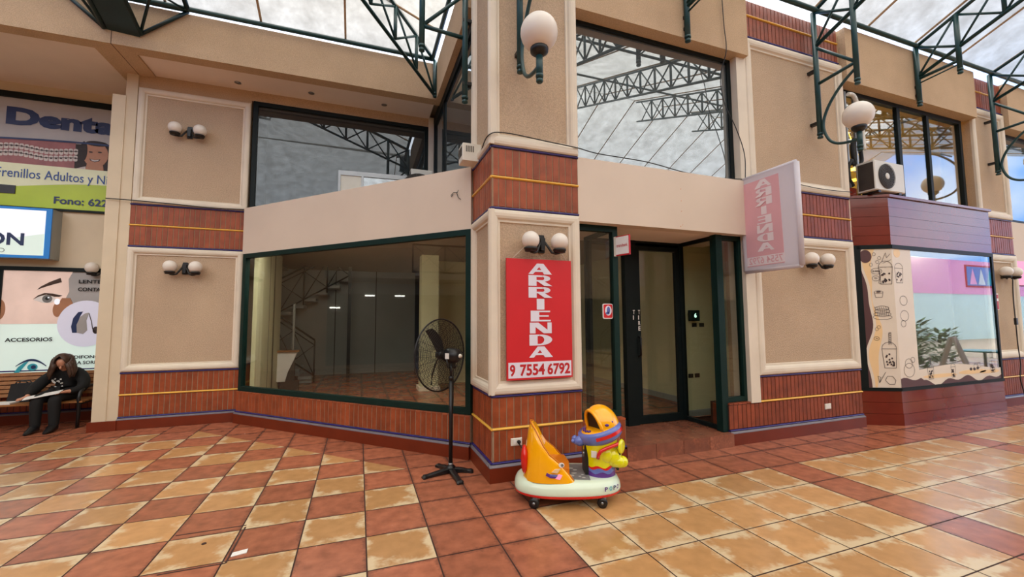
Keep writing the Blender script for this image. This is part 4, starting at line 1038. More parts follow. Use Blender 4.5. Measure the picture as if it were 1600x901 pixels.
stroke(ink, FV, [(.28, .66), (.33, .60), (.40, .60), (.42, .66), (.38, .72), (.31, .72), (.28, .66)], .006, .006); stroke(ink, FV, [(.20, .62), (.18, .72), (.22, .70), (.20, .62), (.29, .78)], .006, .006)
for a, z in ((.24, 2.56), (.19, 2.40), (.28, 2.44), (.31, 2.50), (.24, 1.45), (.21, 1.42)): stroke(ink, FV, ell(a, z, .022, .026, 10)+[(a+.022, z)], .004, .006)
for pts in ([(.34, 2.44), (.40, 2.58), (.41, 2.50), (.46, 2.56)], [(.35, 2.42), (.47, 2.47)], [(.30, 2.30), (.31, 2.20), (.28, 2.12), (.32, 2.10)]): stroke(ink, FV, pts, .005, .006)
# vinyl on the front
FWv = FW
mb = MB(); mb.plate(FW, [(0, .55), (.46, .55), (.46, 2.64), (0, 2.64)], -.003, .001)
n = 40; top = [.78+.10*math.sin(1.9*(i/n)*WL-.4)*(i/n)+.05*(i/n) for i in range(n+1)]
for i in range(n):
    a, b = WL*i/n, WL*(i+1)/n; mb.add([FW.p(a, .0015, .55), FW.p(b, .0015, .55), FW.p(b, .0015, top[i+1]), FW.p(a, .0015, top[i])], [(0, 1, 2, 3)])
mb.build('front_vinyl', 'vinyl', t)
mb = MB()
for i in range(n):
    a, b = WL*i/n, WL*(i+1)/n; g = lambda q: .60+.03*math.sin(q*5)+.035*math.sin(q*11+1)+(.05 if q < .55 else 0)
    mb.add([FW.p(a, .004, .55), FW.p(b, .004, .55), FW.p(b, .004, g(b)), FW.p(a, .004, g(a))], [(0, 1, 2, 3)])
mb.build('brown_wave', 'vinyl_brown', t)
mb = MB()
for c, z, a, b in ((1.0, .68, .45, .03), (1.9, .70, .4, .035), (.12, 2.58, .08, .07), (2.4, .68, .3, .03)): mb.plate(FW, ell(c, z, a, b), .001, .003)
mb.build('peach_blot', 'vinyl_peach', t)
cup(FW, .75, .64, .16, .28, .004); cup(FW, 1.35, .64, .12, .26, .004, False); cup(FW, 2.5, .66, .16, .3, .004)
cup(FW, .14, 2.12, .2, .36, .003, False)
for c, z, r_ in ((.2, 1.85, .09), (.2, 1.62, .1), (.16, 1.5, .06), (.22, .80, .13), (.22, .9, .09), (.32, .95, .05), (2.0, .78, .06), (2.1, .80, .05)): stroke(ink, FW, ell(c, z, r_, r_*.8, 16)+[(c+r_, z)], .006, .004)
for c in (1.85, 1.95, 2.05): dots.plate(FW, ell(c, .76+.02*math.sin(c*9), .035, .025, 10), 0, .005)
ink.build('line_drawings', 'line_ink', t); dots.build('pearls', 'line_ink', t)
# what stands inside the bay shop
mb = MB(); mb.box(7.12, 10.5, 8.4, 8.5, 0, 2.95); struct('wall_tea_shop_back', mb, 'cream_flat')
mb = MB(); mb.box(7.12, 10.5, 4.3, 8.4, -.0, .02); struct('floor_tea_shop', mb, 'interior_grey')
mb = MB(); mb.box(10.5, 10.6, 4.6, 13, 0, 5.6); struct('wall_tea_shop_side', mb, 'cream_flat')
t = thing('serving_counter', 'serving counter inside the bubble tea shop', 'counter', (9, 6.6, .02))
mb = MB(); mb.box(8.4, 10.3, 6.3, 6.9, .02, 1.05); mb.build('body', 'wood', t)
mb = MB(); mb.box(8.35, 10.35, 6.25, 6.95, 1.05, 1.10); mb.build('counter_top', 'interior_grey', t)
for i, (x, z, c, l) in enumerate(((8.75, 2.0, 'orange', 'orange menu picture high on the left inside the bubble tea shop'), (8.75, 1.5, 'wood', 'brown food picture low on the left inside the bubble tea shop'), (9.45, 1.75, 'turquoise', 'blue picture in the middle inside the bubble tea shop'))):
    y = (5.6, 5.4, 5.5)[i]; t = thing('menu_board', l, 'menu', (x, y, z-.25), 'menu boards in the tea shop')
    F = Fr((x-.25, y), X1); mb = MB(); mb.fbox(F, 0, .55, -.02, 0, z-.22, z+.22); bd_ = mb.build('board', 'black', t)
    mb = MB(); mb.tube([F.p(.1, -.01, z+.2), F.p(.1, -.01, 2.95)], .004, 5); mb.tube([F.p(.45, -.01, z+.2), F.p(.45, -.01, 2.95)], .004, 5); mb.build('hanging_wire', 'steel', t)
    mb = MB(); mb.plate(F, [(.02, z-.2), (.53, z-.2), (.53, z+.2), (.02, z+.2)], 0, .004); mb.build('picture', c, t)
    mb = MB()
    for k in range(5): mb.plate(F, ell(.1+.09*k, z-.05+.06*math.sin(k*2), .06, .045, 12), .003, .007+.001*k)
    mb.build('food', ('red_sign', 'vinyl_peach', 'white')[i], t)
for i, (x, y) in enumerate(((8.4, 5.2), (9.3, 6.0), (9.9, 5.0))):
    o = MB(); o.box(x, x+.6, y, y+.12, 2.93, 2.95); tag(o.build('ceiling_light', 'lamp_white', origin=(x+.3, y+.06, 2.93)), ('nearest', 'middle', 'right-hand')[i]+' white strip light in the bubble tea shop ceiling', 'light', 'tea shop ceiling lights')
for i, (x, y, r_) in enumerate(((9.0, 6.2, .55), (9.9, 5.8, .45), (8.2, 5.6, .5))):
    o = MB(); o.tube([(x+r_*math.cos(2*PI*k/32), y+r_*math.sin(2*PI*k/32), 4.75-.1*i) for k in range(32)], .035, 6, closed=True)
    for k in range(3): o.tube([(x+r_*math.cos(2.1*k), y+r_*math.sin(2.1*k), 4.75-.1*i), (x, y, 5.625)], .004, 4)
    tag(o.build('ring_light', 'lamp_warm', origin=(x, y, 4.75-.1*i)), ('large', 'small right-hand', 'left-hand')[i]+' warm yellow ring light behind the window above the red bay', 'light', 'yellow ring lights upstairs')

# ================================================================== PEDESTAL FAN
t = thing('pedestal_fan', 'large black pedestal fan with a wire cage beside the shop window', 'fan', (.933, 4.48, 0))
c0 = Vector((.933, 4.48, 0))
for q in ((.63, 4.406), (.959, 4.123), (1.160, 4.407), (.834, 4.724)):
    d = Vector((q[0]-c0.x, q[1]-c0.y, 0)); L = d.length; d.normalize(); nrm = Vector((-d.y, d.x, 0)); mb = MB(); rows = []
    for u, wd_, zt_ in ((.02, .032, .06), (.12, .03, .05), (L-.06, .026, .035), (L-.02, .036, .034), (L, .03, .02)):
        c = c0+d*u; rows.append([c+nrm*wd_+Vector((0, 0, .001 if u > L*.7 else .012)), c+nrm*wd_+Vector((0, 0, zt_-.01)), c+nrm*wd_*.5+Vector((0, 0, zt_)), c-nrm*wd_*.5+Vector((0, 0, zt_)), c-nrm*wd_+Vector((0, 0, zt_-.01)), c-nrm*wd_+Vector((0, 0, .001 if u > L*.7 else .012))])
    mb.grid(rows, False, True); mb.add(rows[-1], [tuple(range(6))]); mb.build('foot', 'black', t)
mb = MB(); mb.lathe([(.05, .03), (.05, .065), (.03, .075), (.03, .08)], c0, 18); mb.build('foot_hub', 'black', t)
mb = MB(); mb.lathe([(.026, .075), (.026, .10), (.02, .102)], c0, 14); mb.build('chrome_ring', 'steel', t)
mb = MB(); mb.tube([c0+Vector((0, 0, .07)), c0+Vector((0, 0, .98))], .021, 14); mb.tube([c0+Vector((0, 0, .98)), c0+Vector((0, 0, 1.13))], .015, 12); mb.lathe([(.028, .96), (.028, .995), (.018, 1.0)], c0, 14); mb.build('pole', 'black', t)
ax = Vector((-.6, .8, 0)); tn = Vector((.8, .6, 0)); fc = Vector((.850, 4.63, 1.215)); mc = Vector((.945, 4.50, 1.215))
mb = MB(); mb.lathe([(.02, -.11), (.055, -.10), (.075, -.07), (.08, -.02), (.08, .05), (.07, .08), (.04, .10), (.02, .14)], mc, 20, ax); mb.box(mc.x-.03, mc.x+.03, mc.y-.03, mc.y+.03, 1.10, 1.16); mot = mb.build('motor', 'black', t)
mb = MB(); q = mc-ax*.105; mb.lathe([(.022, 0), (.022, .012), (.012, .03), (.001, .03)], q, 12, -ax); mb.build('control_knob', 'white_plastic', mot)
FM = Fr((mc.x-tn.x*.02-ax.x*.02, mc.y-tn.y*.02-ax.y*.02), (tn.x, tn.y))
mb = MB()
for k in (-1, 1): mb.tube([c0+Vector((0, 0, 1.08)), c0+Vector((0, 0, 1.1))+tn*.05*k, mc+tn*.085*k-Vector((0, 0, .03))], .01, 6)
mb.lathe([(.018, 0), (.018, .02), (.001, .02)], c0+Vector((0, 0, 1.09))+tn*.05, 10, tn); mb.build('tilt_bracket', 'black', t)
mb = MB(); mb.hexa([tuple(mc+ax*a+tn*b+Vector((0, 0, z))) for z in (-.03, .03) for a, b in ((-.03, -.086), (.02, -.086), (.02, -.079), (-.03, -.079))]); mb.build('motor_label', 'paper', mot)
R = .39
def cage(sgn, name):
    mb = MB(); prof = [(.05, .10), (.12, .10), (.19, .095), (.26, .08), (.32, .06), (.36, .035), (R, 0)]
    P = lambda r_, h, a: fc+ax*h*sgn+tn*r_*math.cos(a)+Vector((0, 0, r_*math.sin(a)))
    for i in range(18):
        r_ = .05+(R-.05)*i/17
        for j in range(len(prof)-1):
            if prof[j][0] <= r_ <= prof[j+1][0]+1e-6: h = prof[j][1]+(prof[j+1][1]-prof[j][1])*(r_-prof[j][0])/(prof[j+1][0]-prof[j][0])
        mb.tube([P(r_, h, 2*PI*k/48) for k in range(48)], .0042 if i == 17 else .0019, 4, closed=True)
    for k in range(28): mb.tube([P(r_, h, 2*PI*k/28) for r_, h in prof], .0019, 4)
    mb.build(name, 'black', t)
cage(1, 'front_cage'); cage(-1, 'rear_cage')
mb = MB(); mb.tube([fc+tn*R*math.cos(2*PI*k/56)+Vector((0, 0, R*math.sin(2*PI*k/56))) for k in range(56)], .009, 8, closed=True); mb.build('cage_rim', 'black', t)
mb = MB(); mb.lathe([(.045, -.03), (.05, 0), (.04, .05), (.001, .06)], fc, 14, ax); mb.tube([mc, fc], .015, 8); mb.build('hub', 'black', t)
for k in range(3):
    a0 = PI/2+.25+2*PI*k/3; mb = MB(); rows = []
    for i in range(9):
        u = i/8; r_ = .04+.30*u; aa = a0+.35*u; wd_ = .022+.022*math.sin(PI*min(1, u*1.0))**.7
        rows.append([fc+ax*(.03*s_)+tn*(r_*math.cos(aa)-s_*wd_*math.sin(aa))+Vector((0, 0, r_*math.sin(aa)+s_*wd_*math.cos(aa))) for s_ in (-1, -.3, .3, 1)])
    mb.grid(rows, True); mb.grid([[p+ax*.004 for p in r_] for r_ in rows], True); mb.build('blade', 'black', t)
mb = MB(); mb.tube([tuple(c0+Vector((.03, .02, z))) for z in (1.12, .95, .75)]+[tuple(c0+Vector((.022, .015, .62)))], .004, 5); mb.build('power_cord', 'cable_black', t)

# ================================================================== KIDDIE RIDE
ride = thing('kiddie_ride', 'orange and yellow coin operated kiddie ride on a white base beside the corner pillar', 'kiddie ride', (1.80, 3.52, 0), local=True)
ride.rotation_euler = (0, 0, math.radians(-20))
def oval(ax_, ay, n=44, p=.78, sh=0):
    o = []
    for i in range(n):
        a = 2*PI*i/n; c, s_ = math.cos(a), math.sin(a)
        o.append((sh+ax_*math.copysign(abs(c)**p, c), ay*math.copysign(abs(s_)**p, s_)))
    return o
mb = MB(); rows = []
for k, z in ((.90, .075), (.97, .085), (.995, .10), (1.0, .13), (.985, .165), (.95, .195), (.90, .212), (.80, .214)): rows.append([(x, y, z) for x, y in oval(.475*k, .29*(1-(1-k)*1.5))])
mb.grid(rows, True, True); mb.add(rows[-1], [tuple(range(44))], False); mb.add(rows[0], [tuple(range(43, -1, -1))]); rbase = mb.build('base', 'ride_white', ride)
mb = MB(); rows = [[(x, y, z) for x, y in oval(.475*k+.003, .29*k+.003)] for k, z in ((.975, .088), (.998, .098), (1.0, .108), (.999, .112))]
mb.grid(rows, True, True); mb.build('red_stripe', 'ride_red', rbase)
mb = MB(); mb.prism([(-.12, -.16), (.18, -.20), (.20, .2), (-.12, .2)], .212, .218); fmat = mb.build('foot_mat', 'ride_grey', ride)
mb = MB()
for x, y, a, b in ((.02, -.10, .035, .022), (.06, -.04, .025, .014), (.10, -.12, .012, .01), (.13, -.08, .012, .01), (.0, -.02, .014, .01), (.08, .04, .02, .014), (.13, -.15, .015, .01), (.04, .08, .03, .02)): mb.prism(ell(x, y, a, b, 14), .218, .2195)
mb.build('paw_print', 'ride_grey_light', fmat)
# seat shell
prof = [(.035, -.225, .215), (.012, -.232, .245), (-.03, -.238, .30), (-.10, -.24, .375), (-.175, -.238, .435), (-.225, -.228, .505), (-.262, -.205, .58), (-.292, -.165, .635), (-.318, -.09, .66), (-.325, 0, .665)]
path = prof+[(x, -y, z) for x, y, z in prof[-2::-1]]
mb = MB(); rows = [[], [], [], [], [], []]
for x, y, z in path:
    d = Vector((x+.05, y, 0)); d.normalize()
    bk = max(0, min(1, (-x-.15)/.15)); rows[0].append((x-.075*bk, y+d.y*.018, .205)); rows[1].append((x-.062*bk, y+d.y*.014, .205+(z-.205)*.35)); rows[2].append((x-.02*bk, y+d.y*.003, .205+(z-.205)*.85))
    rows[3].append((x-d.x*.008, y-d.y*.012, z)); rows[4].append((x-d.x*.03, y-d.y*.034, z-.012)); rows[5].append((x-d.x*.055, y-d.y*.05, .25))
mb.grid(rows, True)
for e in (0, -1): mb.add([r_[e] for r_ in rows], [tuple(range(6))], False)
shell = mb.build('seat_shell', 'orange', ride)
mb = MB(); mb.tube([(x, y, z+.002) for x, y, z in [(a-.012*0, b*.955, c) for a, b, c in path]], .006, 6); mb.build('shell_seam', 'orange_dark', shell)
mb = MB(); mb.prism([(-.34, -.12), (-.28, -.19), (.0, -.19), (.02, 0), (.0, .19), (-.28, .19), (-.34, .12)], .21, .31); mb.build('seat_cushion', 'orange_dark', ride)
mb = MB(); mb.ball((-.385, -.09, .36), 1, 16, 12, (.035, .085, .125)); mb.build('tail_light', 'ride_red', shell)
# sticker on the near side (a plain eye and colour splashes)
FRd = Fr((0, -.258), X1); mb = MB(); mb.plate(FRd, ell(-.075, .36, .024, .018), -.01, .004); mb.build('sticker_eye', 'white', shell)
mb = MB(); mb.plate(FRd, ell(-.07, .361, .012, .012), -.01, .006); mb.build('sticker_pupil', 'ride_grey', shell)
for i, (m_, pts) in enumerate((('ride_purple', [(-.21, .275), (-.17, .255), (-.10, .25), (-.09, .27), (-.15, .275), (-.20, .295)]), ('pink_wall', [(-.13, .25), (-.09, .24), (-.07, .275), (-.10, .285)]), ('ride_blue', [(-.18, .272), (-.12, .264), (-.11, .28), (-.17, .284)]), ('vinyl_peach', [(-.16, .30), (-.11, .295), (-.085, .33), (-.13, .325)]))):
    mb = MB(); mb.plate(FRd, pts, -.01, .002+.001*i); mb.build('sticker_patch', m_, shell)
# console column: body with a painted wavy foot
def col_ring(z, k=1.0, ph=None): return [(.30+.14*k*math.cos(2*PI*i/40), .15*k*math.sin(2*PI*i/40), z if ph is None else z+.010*math.sin(7*2*PI*i/40+ph)) for i in range(40)]
for nm, m_, za, zb, pa, pb in (('foot_band', 'ride_purple', .205, .25, None, .4), ('foot_band', 'ride_blue', .25, .283, .4, 1.6), ('foot_band', 'ride_red', .283, .302, 1.6, 2.4)):
    mb = MB(); mb.grid([col_ring(za, 1.0, pa), col_ring(zb, .99, pb)], True, True); mb.build(nm, m_, ride)
mb = MB(); rows = [col_ring(.302, .99, 2.4), col_ring(.36, 1.0), col_ring(.42, 1.06), col_ring(.48, 1.13), col_ring(.52, 1.14), col_ring(.57, 1.02)]
mb.grid(rows, True, True); mb.add(rows[-1], [tuple(range(40))]); mb.build('body', 'ride_yellow', ride)
mb = MB(); mb.box(.155, .185, -.085, .085, .21, .50); coin = mb.build('coin_panel', 'black', ride)
mb = MB(); mb.box(.148, .158, -.03, .02, .36, .42); mb.ball((.150, -.06, .40), .014, 10, 8); mb.build('coin_slot', 'steel', coin)
# rounded nose and arm of the front
mb = MB(); mb.ball((.40, -.07, .375), .085, 18, 12, (1, 1, 1.1)); mb.tube([(.40, -.09, .345), (.46, -.10, .335), (.485, -.098, .335)], [.06, .052, .05], 14); mb.ball((.485, -.098, .335), .05, 16, 10); mb.ball((.335, -.12, .40), .06, 16, 10, (1, .8, 1.2)); nose = mb.build('nose', 'ride_yellow', ride)
mb = MB(); mb.ball((.455, -.125, .42), .012, 8, 6, (1, 1, 1.8)); mb.ball((.44, -.10, .275), .014, 10, 8); mb.build('nose_detail', 'black', nose)
mb = MB(); mb.lathe([(.055, -.012), (.065, 0), (.055, .012), (.035, .014), (.001, .014)], (.475, -.11, .47), 20, (.8, -.6, 0), (1, 1)); mb.build('round_ear', 'ride_yellow', ride)
mb = MB(); mb.tube([(.255, -.165, .385), (.258, -.175, .42), (.275, -.183, .45), (.32, -.183, .472), (.38, -.165, .488), (.44, -.135, .498), (.475, -.11, .50)], [.016]*7, 10); mb.build('grab_handle', 'ride_red', ride)
mb = MB(); mb.tube([(.255, .165, .385), (.258, .175, .42), (.275, .183, .45), (.32, .183, .472), (.38, .165, .488), (.44, .135, .498), (.475, .11, .50)], [.016]*7, 10); mb.build('grab_handle', 'ride_red', ride)
FRb = Fr((0, -.148), X1); mb = MB(); mb.plate(FRb, [(.20, .39), (.248, .385), (.248, .44), (.20, .445)], -.005, .004); mb.build('instruction_label', 'paper', ride)
# tilted collar and helmet
tilt = Matrix.Rotation(math.radians(-17), 3, 'Y'); hc = Vector((.31, 0, .565))
def hp(x, y, z): return tuple(hc+tilt @ Vector((x, y, z)))
def hring(rx, ry, z, n=40): return [hp(rx*math.cos(2*PI*i/n), ry*math.sin(2*PI*i/n), z) for i in range(n)]
mb = MB(); mb.grid([hring(.12, .13, -.065), hring(.17, .175, -.06), hring(.195, .195, -.035), hring(.203, .202, 0), hring(.203, .20, .03), hring(.19, .19, .048), hring(.10, .10, .048)], True, True); coll = mb.build('collar', 'ride_blue', ride)
mb = MB(); mb.grid([[hp(.2055*math.cos(a), .2045*math.sin(a), z) for a in [-PI*.62+PI*.62*i/14 for i in range(15)]] for z in (-.012, .018)], True); mb.build('collar_stripe', 'ride_red', coll)
mb = MB(); mb.tube([hp(-.17, -.03, -.01), hp(-.215, -.035, -.005), hp(-.255, -.04, .005)], [.05, .045, .022], 12); mb.ball(hp(-.262, -.04, .012), .018, 10, 8); mb.ball(hp(-.235, .035, .005), .03, 10, 8); mb.build('steering_knob', 'ride_blue', ride)
mb = MB(); mb.grid([hring(.165, .17, .046, 30), hring(.15, .155, .054, 30), hring(.02, .02, .056, 30)], True, True); deck = mb.build('control_deck', 'orange', ride)
mb = MB()
for x, y in ((-.12, -.05), (-.13, .0), (-.12, .05), (-.10, -.08)): mb.lathe([(.016, 0), (.016, .008), (.001, .010)], hp(x, y, .056), 10, tuple(tilt @ Vector((0, 0, 1))))
mb.build('control_button', 'ride_purple', deck)
mb = MB(); rows = []
hz = Matrix.Rotation(math.radians(18), 3, 'Z')
def hq(x, y, z): q = hz @ Vector((x, y, z)); return hp(q.x+.012, q.y, q.z)
nA = 26
for j in range(11):
    ph = PI/2*j/10; rr, z = max(math.cos(ph), .01), math.sin(ph)
    q = -.075/(.158*rr); al = math.acos(q) if q > -1 else PI
    rows.append([hq(.025+.158*rr*math.cos(-al+2*al*i/nA), .158*rr*math.sin(-al+2*al*i/nA), .045+.20*z) for i in range(nA+1)])
mb.grid(rows, True); helm = mb.build('helmet', 'orange', ride)
ed = [r_[0] for r_ in rows[:7]]; ed2 = [r_[-1] for r_ in rows[:7]]
mb = MB(); mb.tube(ed+[hq(-.052, 0, .045+.20*.885)]+ed2[::-1], .016, 8); mb.build('visor_edge', 'orange', helm)
mb = MB(); mb.hexa([hq(-.045, -.125, .05), hq(.0, -.12, .05), hq(.0, .12, .05), hq(-.045, .125, .05), hq(-.035, -.06, .20), hq(.0, -.06, .20), hq(.0, .06, .20), hq(-.035, .06, .20)]); mb.build('screen', 'black', helm)
mb = MB(); mb.ball(hp(.06, -.150, .085), .012, 8, 6, (1.6, .3, 1)); mb.ball(hp(.115, -.120, .09), .012, 8, 6, (1, .3, 1)); mb.build('helmet_sticker', 'ride_purple', helm)
# lettering on the base
for i, (c, m_) in enumerate((('P', 'ride_purple'), ('O', 'turquoise'), ('P', 'navy'), ('O', 'ride_purple'))):
    a = math.radians(-57+7*i); o1 = oval(.48, .295, 720); k = int((a % (2*PI))/(2*PI)*720); p, q = o1[k], o1[(k+4) % 720]
    Fq = Fr((p[0], p[1]), (q[0]-p[0], q[1]-p[1])); mb = MB(); mb.text(Fq, c, -.016, .145, .03, .036, .008, .04); mb.build('letter', m_, rbase)
# casters and frame below
mb = MB(); mb.box(-.33, .33, -.17, -.14, .06, .08); mb.box(-.33, .33, .14, .17, .06, .08); mb.box(-.30, -.26, -.2, .2, .055, .08); mb.box(.26, .30, -.2, .2, .055, .08); mb.build('under_frame', 'steel', ride)
for x, y in ((-.31, -.24), (.27, -.24), (-.31, .22), (.27, .22)):
    mb = MB(); mb.lathe([(.02, -.018), (.042, -.016), (.044, 0), (.042, .016), (.02, .018)], (x, y, .044), 18, (.3, 1, 0)); cs_ = mb.build('caster', 'black', ride)
    mb = MB(); mb.lathe([(.012, -.021), (.012, .021)], (x, y, .044), 10, (.3, 1, 0)); mb.box(x-.012, x+.03, y-.012, y+.012, .07, .09); mb.build('caster_fork', 'steel', cs_)
cable('ride_cord', [(1.53, 4.05, .36), (1.56, 3.99, .30), (1.57, 3.95, .2), (1.55, 3.92, .12), (1.50, 3.86, .06), (1.44, 3.80, .012), (1.42, 3.72, .01), (1.44, 3.66, .02)], .006, 'black power cord from the pillar socket to the kiddie ride')
t_ = MB(); t_.lathe([(.018, 0), (.018, .02), (.008, .03), (.006, .045)], (1.535, 4.048, .37), 10, (0, -1, 0)); tag(t_.build('power_plug', 'black', origin=(1.535, 4.048, .37)), 'black plug pushed into the corner pillar socket', 'plug')
# ================================================================== BENCH RECESS
FZ = Fr((0, 8.985), X1)
t = thing('dental_banner', 'large dental clinic banner high on the recessed wall at the left', 'banner', (-5.4, 8.98, 3.45))
mb = MB(); mb.fbox(FZ, -7.6, -3.6, -.01, .015, 3.46, 5.25); mb.build('sheet', 'dental_grey', t)
mb = MB(); mb.fbox(FZ, -7.7, -3.5, -.01, .04, 5.25, 5.35); mb.fbox(FZ, -7.7, -3.5, -.01, .03, 3.43, 3.465); mb.build('rail', 'frame_black', t)
mb = MB(); mb.plate(FZ, [(-7.6, 3.465), (-3.6, 3.465), (-3.6, 4.17), (-7.6, 4.17)], .01, .018); mb.build('green_field', 'dental_green', t)
mb = MB()
for i in range(20):
    a, b = -7.6+.2*i, -7.4+.2*i; g = lambda x: 3.80+.12*math.sin((x+5.2)*1.3)
    mb.add([FZ.p(a, .020, g(a)), FZ.p(b, .020, g(b)), FZ.p(b, .020, 4.17), FZ.p(a, .020, 4.17)], [(0, 1, 2, 3)])
mb.build('pale_swoosh', 'dental_pale', t)
mb = MB(); mb.plate(FZ, [(-7.6, 4.17), (-4.55, 4.17), (-4.55, 4.60), (-7.6, 4.50)], .01, .018); mb.build('gum_photo', 'gum', t)
mb = MB()
for k in range(16):
    for j in (0, 1): mb.plate(FZ, rrect(-5.50+.062*k, -5.445+.062*k, 4.27+.115*j+.02*math.sin(k*.5), 4.37+.115*j+.02*math.sin(k*.5), .02), .016, .020)
mb.build('tooth_rows', 'teeth', t)
mb = MB()
for j in (0, 1):
    mb = MB(); z = 4.325+.115*j; stroke(mb, FZ, [(-5.5+.062*k, z+.02*math.sin(k*.5)) for k in range(17)], .012, .022)
    for k in range(16): mb.plate(FZ, ell(-5.47+.062*k, z+.02*math.sin(k*.5), .016, .016, 8), .018, .023)
    mb.build('brace_wire', 'line_ink', t)
mb = MB(); mb.plate(FZ, [(-4.60, 4.17), (-3.6, 4.17), (-3.6, 4.68), (-4.60, 4.58)], .01, .017); mb.build('portrait_ground', 'dark_hair', t)
mb = MB(); mb.plate(FZ, ell(-4.28, 4.44, .17, .22), .016, .022); mb.plate(FZ, [(-4.40, 4.17), (-4.16, 4.17), (-4.18, 4.32), (-4.38, 4.32)], .016, .021); mb.build('portrait_face', 'face_skin', t)
mb = MB(); mb.plate(FZ, ell(-4.27, 4.63, .15, .045), .02, .024); mb.plate(FZ, ell(-4.44, 4.48, .05, .17), .02, .024); mb.plate(FZ, ell(-4.345, 4.475, .028, .012), .02, .024); mb.plate(FZ, ell(-4.225, 4.485, .028, .012), .02, .024); mb.plate(FZ, [(-4.36, 4.36), (-4.34, 4.325), (-4.285, 4.305), (-4.23, 4.325), (-4.21, 4.365), (-4.285, 4.345)], .02, .0235); mb.build('portrait_hair_and_eyes', 'dark_hair', t)
mb = MB(); mb.plate(FZ, [(-4.345, 4.352), (-4.325, 4.328), (-4.285, 4.316), (-4.245, 4.33), (-4.225, 4.354), (-4.285, 4.34)], .02, .025); mb.plate(FZ, [(-4.52, 4.17), (-4.40, 4.17), (-4.40, 4.22)], .02, .024); mb.build('portrait_smile', 'teeth', t)
mb = MB(); stroke(mb, FZ, [(-7.6+.2*i, 4.52+.10*math.sin((i-8)*.17)) for i in range(21)], .03, .026); mb.build('blue_line', 'navy', t)
mb = MB(); mb.text(FZ, 'Dental', -5.44, 4.80, 1.50, .30, .02, .055); mb.build('headline', 'navy', t)
mb = MB(); mb.text(FZ, 'Frenillos Adultos y Niños', -5.50, 3.885, 1.64, .20, .026, .004); mb.build('subtitle', 'blue_line', t)
mb = MB(); mb.text(FZ, 'Fono: 622', -4.775, 3.545, .70, .125, .026, .025); mb.build('phone_line', 'navy', t)
mb = MB(); mb.plate(FZ, [(-5.62, 3.665), (-5.255, 3.665), (-5.255, 3.80), (-5.62, 3.80)], .02, .030); mb.build('dark_opening', 'black', t)
t = thing('light_box_sign', 'white and blue light box sign over the eye poster', 'sign', (-5.8, 8.88, 2.6))
FL2 = Fr((0, 8.75), X1)
mb = MB(); mb.box(-6.9, -4.67, 8.76, 9.0, 2.605, 3.41); mb.build('case', 'interior_grey', t)
mb = MB(); mb.fbox(FL2, -6.9, -4.67, -.02, 0, 2.605, 3.41); mb.build('blue_border', 'lit_blue', t)
mb = MB(); mb.plate(FL2, [(-6.85, 2.65), (-4.74, 2.65), (-4.74, 3.37), (-6.85, 3.37)], 0, .005); mb.build('face', 'lit_white', t)
mb = MB(); mb.plate(FL2, [(-6.85, 2.65), (-4.74, 2.65), (-4.74, 3.0), (-5.6, 2.8), (-6.85, 2.75)], 0, .007); mb.build('mint_sweep', 'lit_mint', t)
mb = MB(); mb.text(FL2, 'ON', -5.43, 2.795, .455, .20, .010, .03); mb.build('word', 'navy', t)
mb = MB(); stroke(mb, FL2, ell(-5.235, 2.715, .04, .03, 16)+[(-5.195, 2.715)], .008, .010); mb.build('small_letter', 'line_ink', t)
t = thing('eye_poster', 'tall lit poster with an eye and hearing aids behind the bench', 'poster', (-5.3, 8.99, .78))
mb = MB(); mb.fbox(FZ, -6.9, -3.55, -.01, .035, 2.425, 2.49); mb.fbox(FZ, -6.9, -6.84, -.01, .035, .78, 2.43); mb.fbox(FZ, -5.37, -5.315, .01, .035, 1.2, 2.43); mb.build('frame', 'frame_black', t)
mb = MB(); mb.fbox(FZ, -6.84, -3.55, -.01, .01, .78, 2.425); mb.build('sheet', 'lit_mint', t)
mb = MB(); mb.plate(FZ, [(-4.9, 1.57), (-3.55, 1.57), (-3.55, 2.425), (-4.9, 2.425)], .005, .013); mb.build('blue_grey_field', 'dental_grey', t)
mb = MB(); mb.plate(FZ, [(-5.315, 1.57), (-4.58, 1.57), (-4.60, 1.75), (-4.55, 1.95), (-4.50, 2.1), (-4.52, 2.30), (-4.47, 2.425), (-5.315, 2.425)], .008, .016); mb.build('skin_photo', 'lit_skin', t)
mb = MB(); mb.plate(FZ, ell(-5.33, 1.80, .07, .16, 16, -PI/2, PI/2), .014, .018); mb.build('nose_shade', 'face_skin', t)
mb = MB(); mb.plate(FZ, ell(-4.63, 1.80, .06, .12), .014, .018); mb.build('cheek_shade', 'face_skin', t)
mb = MB(); mb.plate(FZ, [(-4.90, 2.12), (-4.80, 2.17), (-4.68, 2.22), (-4.60, 2.25), (-4.62, 2.32), (-4.75, 2.25), (-4.86, 2.17)], .014, .019); mb.plate(FZ, [(-4.94, 1.965), (-4.88, 2.03), (-4.80, 2.07), (-4.70, 2.06), (-4.58, 2.03), (-4.62, 2.01), (-4.68, 2.01), (-4.78, 2.045), (-4.87, 2.01)], .014, .021); mb.build('brow_and_lashes', 'hair', t)
mb = MB(); mb.plate(FZ, [(-4.93, 1.955), (-4.87, 2.015), (-4.78, 2.04), (-4.68, 2.005), (-4.655, 1.95), (-4.72, 1.91), (-4.82, 1.91)], .014, .020); mb.build('eye_white', 'white', t)
mb = MB(); mb.plate(FZ, ell(-4.765, 1.975, .062, .064), .014, .0215); mb.build('iris', 'ride_grey', t)
mb = MB(); mb.plate(FZ, ell(-4.765, 1.98, .025, .026), .014, .0225); mb.build('pupil', 'black', t)
mb = MB(); mb.plate(FZ, ell(-4.64, 1.93, .035, .05), .014, .0225); mb.plate(FZ, ell(-4.75, 1.995, .012, .012), .014, .0235); mb.build('contact_lens', 'lit_white', t)
